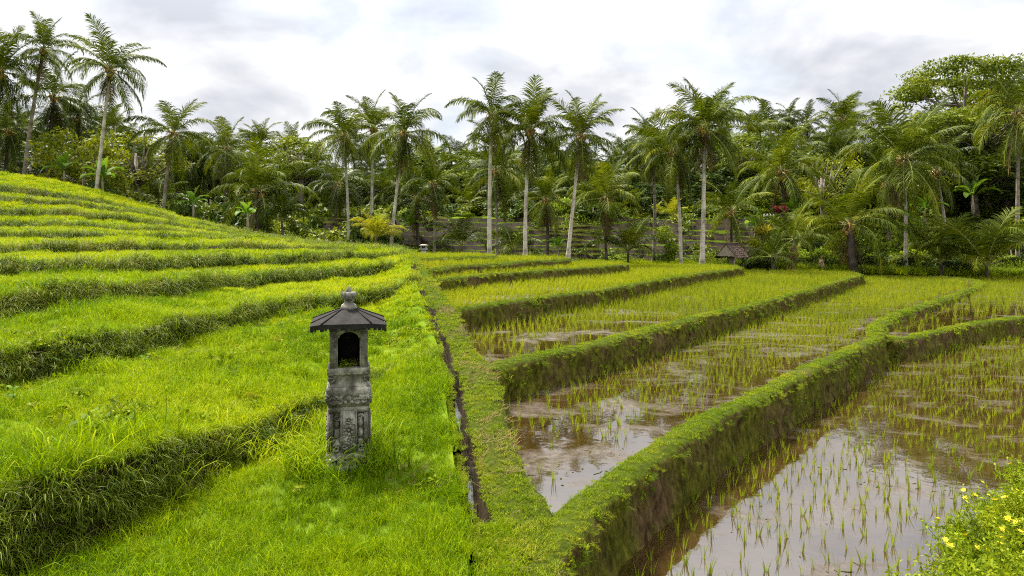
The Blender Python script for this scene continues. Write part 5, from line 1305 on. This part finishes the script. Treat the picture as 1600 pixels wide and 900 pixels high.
# ------------------------------------------------------------------ the stone shrine in front
def stone_mat(name, cols, lich, scale=7.0):
    m, t, out = new_mat(name)
    g = N(t, 'ShaderNodeTexCoord')
    a = N(t, 'ShaderNodeTexNoise', i_Scale=scale, i_Detail=9.0, i_Roughness=0.68); t.links.new(g.outputs['Object'], a.inputs['Vector'])
    mp = N(t, 'ShaderNodeMapping'); mp.inputs['Scale'].default_value = (9, 9, 2.0); t.links.new(g.outputs['Object'], mp.inputs[0])
    st = N(t, 'ShaderNodeTexNoise', i_Scale=1.0, i_Detail=6.0, i_Roughness=0.6); t.links.new(mp.outputs[0], st.inputs['Vector'])
    l = N(t, 'ShaderNodeTexNoise', i_Scale=4.2, i_Detail=8.0, i_Roughness=0.72); t.links.new(g.outputs['Object'], l.inputs['Vector'])
    k = len(cols)
    c = ramp(t, a.outputs['Fac'], [(0.3 + 0.4 * i / (k - 1), col) for i, col in enumerate(cols)])
    c = mixc(t, ramp(t, st.outputs['Fac'], [(0.50, 0.0), (0.66, 0.65)]), c, (0.022, 0.02, 0.014))
    c = mixc(t, ramp(t, l.outputs['Fac'], [(0.60, 0.0), (0.68, 0.8)]), c, lich)
    b = N(t, 'ShaderNodeBsdfPrincipled', i_Roughness=0.9); b.inputs['Specular IOR Level'].default_value = 0.2
    t.links.new(c, b.inputs['Base Color'])
    bp = N(t, 'ShaderNodeBump', i_Strength=0.7, i_Distance=0.012); t.links.new(a.outputs['Fac'], bp.inputs['Height']); t.links.new(bp.outputs[0], b.inputs['Normal'])
    t.links.new(b.outputs[0], out.inputs['Surface'])
    return m
M['stone'] = stone_mat('weathered_stone', [(0.035, 0.033, 0.025), (0.18, 0.17, 0.135), (0.42, 0.40, 0.33)], (0.55, 0.53, 0.45))
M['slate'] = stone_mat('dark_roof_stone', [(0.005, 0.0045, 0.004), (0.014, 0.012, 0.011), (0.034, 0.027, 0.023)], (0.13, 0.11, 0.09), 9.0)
SX, SY = PY(545, 722, 7.0)[:2]
SZ = hill_z(SX, SY)
shr = empty('stone_shrine', (SX, SY, SZ), 'weathered grey stone pillar shrine with dark hipped roof standing in the long grass', 'shrine', rz=R(13))
shr.scale = (1.0, 1.0, (CAMZ - (447 - HOR) / FPX * 7.0 - SZ) / 1.75)
def ring_loft(b, prof, m=0, sq=0.0):
    """stack of squares (half width, z), corners slightly cut"""
    V = []; k = 12
    for hw, z in prof:
        c = hw * 0.08
        for (x, y) in ((-hw + c, -hw), (0, -hw), (hw - c, -hw), (hw, -hw + c), (hw, 0), (hw, hw - c), (hw - c, hw), (0, hw), (-hw + c, hw), (-hw, hw - c), (-hw, 0), (-hw, -hw + c)): V.append((x, y, z))
    n = len(prof); F = []
    for i in range(n - 1):
        for j in range(k): F.append((i * k + j, i * k + (j + 1) % k, (i + 1) * k + (j + 1) % k, (i + 1) * k + j))
    base = b.n
    b.add(V, F, m)
    b.F.setdefault((12, m), []).append(np.array([[base + j for j in range(k)][::-1], [base + (n - 1) * k + j for j in range(k)]]))
def spiral(b, c, r0, turns, face, rad=0.008, flip=1, start=0.0):
    """a raised curl on one of the four faces"""
    t = np.linspace(0, 1, 18); a = start + flip * turns * 2 * math.pi * t; rr_ = r0 * (1 - 0.82 * t)
    u = c[0] + rr_ * np.cos(a); w = c[1] + rr_ * np.sin(a)
    P_ = np.stack([u, np.full(18, -c[2]), w], 1)
    ca, sa = math.cos(face), math.sin(face)
    b.tube(P_ @ np.array([[ca, sa, 0], [-sa, ca, 0], [0, 0, 1]]), rad * 1.25 * (1.1 - 0.5 * t), 6, 0)
def blob(b, c, r, face, seed=0):
    ca, sa = math.cos(face), math.sin(face)
    q = np.array([c[0], -c[2], c[1]]) @ np.array([[ca, sa, 0], [-sa, ca, 0], [0, 0, 1]])
    r = (r[0], r[1] * 1.4, r[2]); rx_, ry_ = (r[0], r[1]) if abs(ca) > 0.5 else (r[1], r[0])
    b.ball(q, (rx_, ry_, r[2]), 0, 9, 6, 0.25, seed)
FACES = [0, math.pi / 2, math.pi, -math.pi / 2]
# foot with curled feet
b = Buf(); ring_loft(b, [(0.235, -0.25), (0.228, -0.02), (0.232, 0.0), (0.228, 0.035), (0.205, 0.05), (0.200, 0.075)])
for f in FACES:
    for sx in (-1, 1):
        spiral(b, (sx * 0.165, 0.075, 0.205), 0.05, 1.4, f, 0.016, sx, 1.5)
        blob(b, (sx * 0.19, 0.03, 0.21), (0.045, 0.03, 0.04), f, 3)
    spiral(b, (0.06, 0.055, 0.212), 0.03, 1.2, f, 0.011, 1); spiral(b, (-0.06, 0.055, 0.212), 0.03, 1.2, f, 0.011, -1, 3.14)
link('foot', b.mesh('foot', [M['stone']]), shr)
# shaft with a carved centre panel and side niches
b = Buf(); ring_loft(b, [(0.192, 0.07), (0.180, 0.13), (0.168, 0.17), (0.150, 0.20), (0.150, 0.52), (0.168, 0.535), (0.19, 0.55), (0.196, 0.60)])
for f in FACES:
    ca, sa = math.cos(f), math.sin(f)
    Rm = np.array([[ca, sa, 0], [-sa, ca, 0], [0, 0, 1]])
    for x0, x1 in ((-0.186, -0.150), (0.150, 0.186)):
        V = np.array([(x0, -0.186, 0.17), (x1, -0.186, 0.17), (x1, -0.148, 0.17), (x0, -0.148, 0.17), (x0, -0.186, 0.54), (x1, -0.186, 0.54), (x1, -0.148, 0.54), (x0, -0.148, 0.54)])
        b.add(V @ Rm, [(0, 3, 2, 1), (4, 5, 6, 7), (0, 1, 5, 4), (1, 2, 6, 5), (2, 3, 7, 6), (3, 0, 4, 7)])
    for sx in (-1, 1):
        blob(b, (sx * 0.112, 0.43, 0.160), (0.026, 0.02, 0.045), f, 5); blob(b, (sx * 0.112, 0.34, 0.162), (0.032, 0.022, 0.05), f, 6); blob(b, (sx * 0.112, 0.25, 0.162), (0.03, 0.022, 0.04), f, 7)
        spiral(b, (sx * 0.112, 0.49, 0.170), 0.032, 1.3, f, 0.010, sx); spiral(b, (sx * 0.115, 0.20, 0.178), 0.045, 1.4, f, 0.014, -sx, 0.5)
link('shaft', b.mesh('shaft', [M['stone']]), shr)
b = Buf(); b.box((0, 0, 0.36), (0.15, 0.394, 0.40)); b.box((0, 0, 0.36), (0.398, 0.15, 0.404))
for f in FACES:
    for zc, s in ((0.47, 0.8), (0.375, 1.1), (0.275, 0.85)):
        for k in range(7):
            a = k / 7 * 6.283 + zc; blob(b, (0.034 * s * math.cos(a), zc + 0.034 * s * math.sin(a), 0.2), (0.017 * s, 0.014, 0.017 * s), f, k)
        blob(b, (0, zc, 0.203), (0.015 * s, 0.016, 0.015 * s), f)
    for sx in (-1, 1):
        spiral(b, (sx * 0.045, 0.42, 0.2), 0.02, 1.2, f, 0.006, sx); spiral(b, (sx * 0.045, 0.325, 0.2), 0.022, 1.2, f, 0.006, -sx); spiral(b, (sx * 0.04, 0.215, 0.2), 0.026, 1.2, f, 0.008, sx)
        ca, sa = math.cos(f), math.sin(f)
        b.tube(np.array([(sx * 0.072, -0.2, 0.18), (sx * 0.072, -0.2, 0.55)]) @ np.array([[ca, sa, 0], [-sa, ca, 0], [0, 0, 1]]), 0.007, 6)
link('flower_panel', b.mesh('flower_panel', [M['stone']]), shr)
# carved band
b = Buf(); ring_loft(b, [(0.196, 0.598), (0.200, 0.62), (0.206, 0.63), (0.204, 0.70), (0.210, 0.705), (0.212, 0.765), (0.200, 0.785)])
for f in FACES:
    for sx in (-1, 1):
        spiral(b, (sx * 0.15, 0.665, 0.208), 0.042, 1.6, f, 0.012, sx); spiral(b, (sx * 0.075, 0.660, 0.208), 0.036, 1.5, f, 0.011, -sx, 1.0)
        spiral(b, (sx * 0.20, 0.69, 0.208), 0.028, 1.3, f, 0.010, sx, 2.0); blob(b, (sx * 0.112, 0.70, 0.208), (0.02, 0.012, 0.016), f); blob(b, (sx * 0.03, 0.645, 0.208), (0.022, 0.012, 0.02), f)
    blob(b, (0, 0.68, 0.209), (0.026, 0.016, 0.03), f)
link('carved_band', b.mesh('carved_band', [M['stone']]), shr)
b = Buf(); ring_loft(b, [(0.196, 0.784), (0.180, 0.80), (0.176, 0.86), (0.182, 0.875), (0.186, 0.90), (0.200, 0.925), (0.204, 0.962), (0.196, 0.970)])
for f in FACES:
    for k in range(-3, 4): blob(b, (k * 0.055, 0.915, 0.195), (0.026, 0.008, 0.014), f, k)
    for sx in (-1, 1): spiral(b, (sx * 0.165, 0.865, 0.188), 0.03, 1.2, f, 0.009, sx)
link('neck', b.mesh('neck', [M['stone']]), shr)
# niche with arched opening
b = Buf()
b.box((-0.148, -0.002, 1.165), (0.066, 0.352, 0.392)); b.box((0.148, -0.002, 1.165), (0.066, 0.352, 0.392)); b.box((0, 0, 1.3445), (0.372, 0.36, 0.035))
arch = [(-0.1145, 1.23), (-0.104, 1.23), (-0.104, 1.262), (-0.09, 1.262), (-0.082, 1.285), (-0.06, 1.303), (-0.03, 1.314), (0, 1.318), (0.03, 1.314), (0.06, 1.303), (0.082, 1.285), (0.09, 1.262), (0.104, 1.262), (0.104, 1.23), (0.1145, 1.23)]
n = len(arch); V = []
for y_ in (-0.17, -0.09):
    V += [(x_, y_, z_) for x_, z_ in arch] + [(x_, y_, 1.3265) for x_, z_ in arch]
F = []
for k in range(n - 1):
    F += [(k, k + 1, n + k + 1, n + k), (2 * n + k + 1, 2 * n + k, 3 * n + k, 3 * n + k + 1), (k + 1, k, 2 * n + k, 2 * n + k + 1)]
b.add(V, F)
b.box((-0.11, -0.171, 1.1), (0.012, 0.012, 0.26)); b.box((0.11, -0.171, 1.1), (0.012, 0.012, 0.26))
link('niche', b.mesh('niche', [M['stone']]), shr)
b = Buf(); b.box((0, 0.160, 1.165), (0.229, 0.03, 0.39)); link('niche_back', b.mesh('niche_back', [M['slate']]), shr)  # back wall takes the dark roof stone colour to make the recess look dark
# roof: hipped, with extra hips running to the eaves, ragged under-edge
b = Buf(); ap, ev, zt, ze = 0.065, 0.352, 1.532, 1.418
eave = []; A_ = []
for s in range(4):
    a = s * math.pi / 2; ca, sa = math.cos(a), math.sin(a)
    Rm = np.array([[ca, sa], [-sa, ca]])
    for f in (-1.0, -0.72, 0.6): 
        p_ = np.array([f * ev, -ev]) @ Rm; eave.append((p_[0], p_[1], ze - (0.016 if abs(f) == 1 else 0.004)))
    p_ = np.array([-ap, -ap]) @ Rm; A_.append((p_[0], p_[1], zt))
V = eave + A_ + [(x_, y_, z_ - 0.045) for x_, y_, z_ in eave] + [(x_ * 0.5, y_ * 0.5, ze - 0.03) for x_, y_, z_ in A_]
b.add(V[:16], [(i_ * 3 + 1, i_ * 3 + 2, 12 + (i_ + 1) % 4, 12 + i_) for i_ in range(4)])
b.add(V[:16], [t_ for i_ in range(4) for t_ in ((i_ * 3, i_ * 3 + 1, 12 + i_), (i_ * 3 + 2, ((i_ + 1) % 4) * 3, 12 + (i_ + 1) % 4))])
b.add(V[:28], [(i_, 16 + i_, 16 + (i_ + 1) % 12, (i_ + 1) % 12) for i_ in range(12)])
b.add(V[16:28], [tuple(range(12))[::-1]])
b.add(V[12:16], [(0, 1, 2, 3)])
for i_ in range(4):
    for f0 in (i_ * 3 + 1, i_ * 3 + 2):
        tgt = 12 + (i_ if f0 == i_ * 3 + 1 else (i_ + 1) % 4)
        b.tube([np.array(V[tgt]) + (0, 0, 0.004), (np.array(V[tgt]) + np.array(V[f0])) / 2 + (0, 0, 0.004), np.array(V[f0]) + (0, 0, 0.003)], 0.008, 6)
rg = random.Random(4)
for i_ in range(12):
    p0, p1 = np.array(V[16 + i_]), np.array(V[16 + (i_ + 1) % 12]); nn = max(2, int(np.linalg.norm(p1 - p0) / 0.03))
    for q_ in range(nn):
        pp = p0 + (p1 - p0) * (q_ + rg.random()) / nn; b.box(pp * np.array([0.97, 0.97, 1]) + np.array([0, 0, -0.006]), (0.02 + 0.02 * rg.random(), 0.02, 0.012 + 0.03 * rg.random() ** 2), taper=0.7)
roof = link('roof', b.mesh('roof', [M['slate']]), shr)
b = Buf(); ring_loft(b, [(0.085, 1.515), (0.072, 1.56), (0.05, 1.575), (0.038, 1.59), (0.046, 1.605)])
b.ball((0, 0, 1.648), (0.062, 0.062, 0.052), 0, 14, 9, 0.12, 2)
for k in range(8):
    a = k / 8 * 6.283; b.ball((0.056 * math.cos(a), 0.056 * math.sin(a), 1.665), (0.02, 0.02, 0.032), 0, 7, 5, 0.2, k)
b.tube([(0, 0, 1.69), (0, 0, 1.72), (0, 0, 1.75)], [0.03, 0.022, 0.006], 8)
link('finial', b.mesh('finial', [M['stone']], True), roof)
# leaf offering lying in the niche
r = np.random.default_rng(77)
d = r.normal(size=(150, 3)); d /= np.linalg.norm(d, axis=1)[:, None]; c = d * np.array([0.075, 0.05, 0.05]); c[:, 2] = np.abs(c[:, 2])
V, F = leaf_quads(c, d, 0.035, r, 0.4)
off_loc = Matrix.Rotation(R(13), 4, 'Z') @ Vector((-0.03, -0.10, 0)) + Vector((SX, SY, SZ + 0.975 * shr.scale[2]))
tag(link('leaf_offering', np_mesh('leaf_offering', V, F, [M['leaf_bright']]), None, off_loc), 'heap of fresh green leaves lying inside the stone shrine niche', 'offering')
off_loc = Matrix.Rotation(R(13), 4, 'Z') @ Vector((0.07, -0.09, 0)) + Vector((SX, SY, SZ + 0.972 * shr.scale[2]))
tag(link('dry_offering', blades(30, 0.02, 0.05, 0.13, 0.012, 0.5, 0.4, M['palm_dead'], 5), None, off_loc), 'small bundle of dry brown leaves in the shrine niche beside the green heap', 'offering')

# long blades round the shrine foot and coarse tufts on the first riser
proto_coll('coarse', [blades(16, 0.10, 0.3, 0.62, 0.013, 0.45, 0.75, M['grass'], 210 + i, segs=4) for i in range(5)])
q = []
for k in range(75):
    a = rng.uniform(0, 6.28); rd = rng.uniform(0.26, 0.6); x_, y_ = SX + rd * math.cos(a), SY + rd * 0.9 * math.sin(a) - 0.12; q.append((x_, y_, hill_z(x_, y_)))
for k in range(60):
    t_ = rng.uniform(0, 1); x_ = -3.5 + 1.15 * t_ + rng.normal(0, 0.1); y_ = 4.75 + 3.3 * t_ + rng.normal(0, 0.2); q.append((x_, y_, hill_z(x_, y_)))
q = np.array(q)
scatter('coarse_grass', 'coarse', q, rot_for(len(q), 0.2), rng.uniform(0.45, 1.05, len(q)), 'coarse long blades around the foot of the stone shrine and on the nearest terrace face', 'grass')

p, ii = pick_pts(2.6 * near, seen & trd); p = p[p[:, 0] < dX(p[:, 1]) - 0.2]
p = p[fbm(np.stack([p[:, 0] * 0.9, p[:, 1] * 0.9, np.ones(len(p)) * 3], 1), 83, 2) > 0.0]
scatter('tall_tufts', 'coarse', p, rot_for(len(p), 0.25), rng.uniform(0.35, 0.75, len(p)), 'scattered taller tufts in the grass of the near terraces', 'grass')
p, ii = pick_pts(9 * near, seen & trd); p = p[fbm(np.stack([p[:, 0] * 1.3, p[:, 1] * 1.3, np.ones(len(p)) * 5], 1), 84, 3) > 0.22]
scatter('dead_grass', 'strawbits', p + np.array([0, 0, 0.06]), rot_for(len(p), 0.3), rng.uniform(0.6, 1.3, len(p)), 'dry straw coloured blades lying in the near grass', 'grass')
p, ii = pick_pts(16 * near, seen); p = p[fbm(np.stack([p[:, 0] * 1.1, p[:, 1] * 1.1, np.ones(len(p)) * 9], 1), 85, 3) > 0.15]
scatter('low_weeds', 'weed', p + np.array([0, 0, 0.07]), rot_for(len(p), 0.3), rng.uniform(0.8, 1.8, len(p)), 'low leafy weeds mixed into the near grass', 'weeds')

# two small broad-leaved weeds on the terraces
for px, py, Y, lab in ((226, 548, 8.9, 'small broad leaved plant at the foot of the second terrace face'), (20, 640, 6.9, 'small broad leaved plant low on the left edge of the near terrace')):
    x, y, z = PY(px, py, Y); z = hill_z(x, y)
    t = empty('broadleaf_weed', (x, y, z), lab, 'plant', 'broad leaved weeds on the terraces')
    b = Buf(); b.tube([(0, 0, -0.05), (0.01, 0, 0.1), (0, 0.01, 0.2)], [0.006, 0.005, 0.003], 5); link('stem', b.mesh('stem', [M['leaf_bright']]), t)
    for k in range(5): link('leaf', BL[1 + k % 3], t, (0, 0, 0.08 + 0.03 * k), (0, 0, k * 2.4), (0.09, 0.2, 0.09))

# ------------------------------------------------------------------ near bank with yellow flowers, lower right
gx_ = np.linspace(0, 1, 60); gy_ = np.linspace(0, 1, 40)
E0, E1 = np.array([2.0, 4.5]), np.array([8.2, 10.5])          # the shore line of this bank
Vb = np.zeros((40, 60, 3))
for a_ in range(40):
    for b__ in range(60):
        s_ = gx_[b__]; u_ = gy_[a_]
        p_ = E0 + (E1 - E0) * (s_ * 1.3 - 0.15); nrm2 = np.array([0.70, -0.71])
        o_ = u_ * 4.5
        Vb[a_, b__] = (p_[0] + nrm2[0] * o_, p_[1] + nrm2[1] * o_, -0.15 + 0.62 * min(1, (o_ / 0.8)) ** 0.7 + 0.1 * min(1, o_ / 3))
Vb[..., 2] += 0.06 * fbm(Vb.reshape(-1, 3) * 1.7, 71, 3).reshape(40, 60)
Vb[..., :2] += (0.15 * fbm(Vb.reshape(-1, 3) * 0.9, 72, 3).reshape(40, 60))[..., None] * np.array([-0.7, 0.7])
i = np.arange(39)[:, None] * 60; j = np.arange(59)[None]
tag(link('near_bank_terrain', np_mesh('near_bank', Vb.reshape(-1, 3), [(np.stack([i + j, i + 60 + j, i + 60 + j + 1, i + j + 1], -1).reshape(-1, 4), 0)], [M['earth']], True)), 'grassy near bank in the lower right corner', 'bank', kind='structure')
fb = Vb[1:26].reshape(-1, 3)
q = fb[rng.integers(0, len(fb), 1100)] + np.concatenate([rng.normal(0, 0.08, (1100, 2)), np.zeros((1100, 1))], 1)
scatter('bank_grass', 'fringe', q, np.stack([np.zeros(len(q)), rng.uniform(-0.2, 0.3, len(q)), rng.uniform(0, 6.28, len(q))], 1), rng.uniform(0.4, 0.85, len(q)), 'grass among the yellow flowers on the near bank', 'grass')
def herb_mesh(seed):
    r = np.random.default_rng(seed); st = Buf(); c = []; o = []; tips = []
    for k in range(13):
        a = r.uniform(0, 6.28); L = r.uniform(0.18, 0.42); ln = r.uniform(0.2, 0.9)
        d = np.array([math.cos(a) * ln, math.sin(a) * ln, 1.0]); d /= np.linalg.norm(d); b0 = np.array([r.normal(0, 0.07), r.normal(0, 0.07), 0])
        pts = [b0, b0 + d * L * 0.5, b0 + d * L + np.array([0, 0, -0.02])]
        st.tube(pts, [0.004, 0.003, 0.002], 4, 0, False); tips.append(pts[2])
        for q in range(46):
            f = r.uniform(0.2, 1.05); c.append(b0 + d * L * f + r.normal(0, 0.03, 3)); o.append(r.normal(size=3))
    V, F = leaf_quads(np.array(c), np.array(o) / 2, 0.052, r, 0.6, 0.9, 0.36)
    return np_mesh('foliage', V, F, [M['herb_leaf']]), st.mesh('stem', [M['leaf_bright']]), tips
HB = [herb_mesh(600 + i) for i in range(5)]
def flower_mesh(seed):
    r = random.Random(seed); b = Buf()
    for k in range(6):
        a = k / 6 * 6.283 + r.uniform(-0.2, 0.2); ca, sa = math.cos(a), math.sin(a)
        V = [(0, 0, 0), (0.011 * ca - 0.008 * sa, 0.011 * sa + 0.008 * ca, 0.007), (0.025 * ca, 0.025 * sa, 0.008), (0.011 * ca + 0.008 * sa, 0.011 * sa - 0.008 * ca, 0.007)]
        b.add(V, [(0, 1, 2, 3)])
    b.ball((0, 0, 0.004), (0.007, 0.007, 0.005), 0, 7, 4)
    return b.mesh('flower', [M['petal']])
FLW = [flower_mesh(i) for i in range(3)]
kf = 0
for a_ in range(1, 20):
    for b__ in range(4, 58, 2):
        if rr.random() > 0.62: continue
        p_ = Vb[a_, b__]
        Yp = p_[1]
        if Yp < 3.2: continue
        px_, py_ = 800 + FPX * p_[0] / Yp, HOR + FPX * (CAMZ - p_[2]) / Yp
        if px_ > 1700 or py_ > 980: continue
        k = rr.randrange(5)
        fl = rr.random() < 0.55
        t = empty('flowering_herb', tuple(p_), 'yellow flowered leafy herb on the near bank in the lower right corner' if fl else 'leafy green herb without flowers on the near bank in the lower right corner', 'herb', 'yellow flowered herbs on the near bank' if fl else 'leafy herbs on the near bank', rz=rr.uniform(0, 6.28))
        t.scale = (rr.uniform(0.6, 1.0),) * 3
        link('foliage', HB[k][0], t); link('stem', HB[k][1], t)
        if fl:
            for f_ in rr.sample(range(13), rr.randint(2, 6)):
                tp_ = HB[k][2][f_]; link('flower', FLW[rr.randrange(3)], t, (tp_[0], tp_[1], tp_[2] + 0.035), (rr.uniform(-.5, .5), rr.uniform(-.5, .5), rr.uniform(0, 6.28)), rr.uniform(0.8, 1.5))
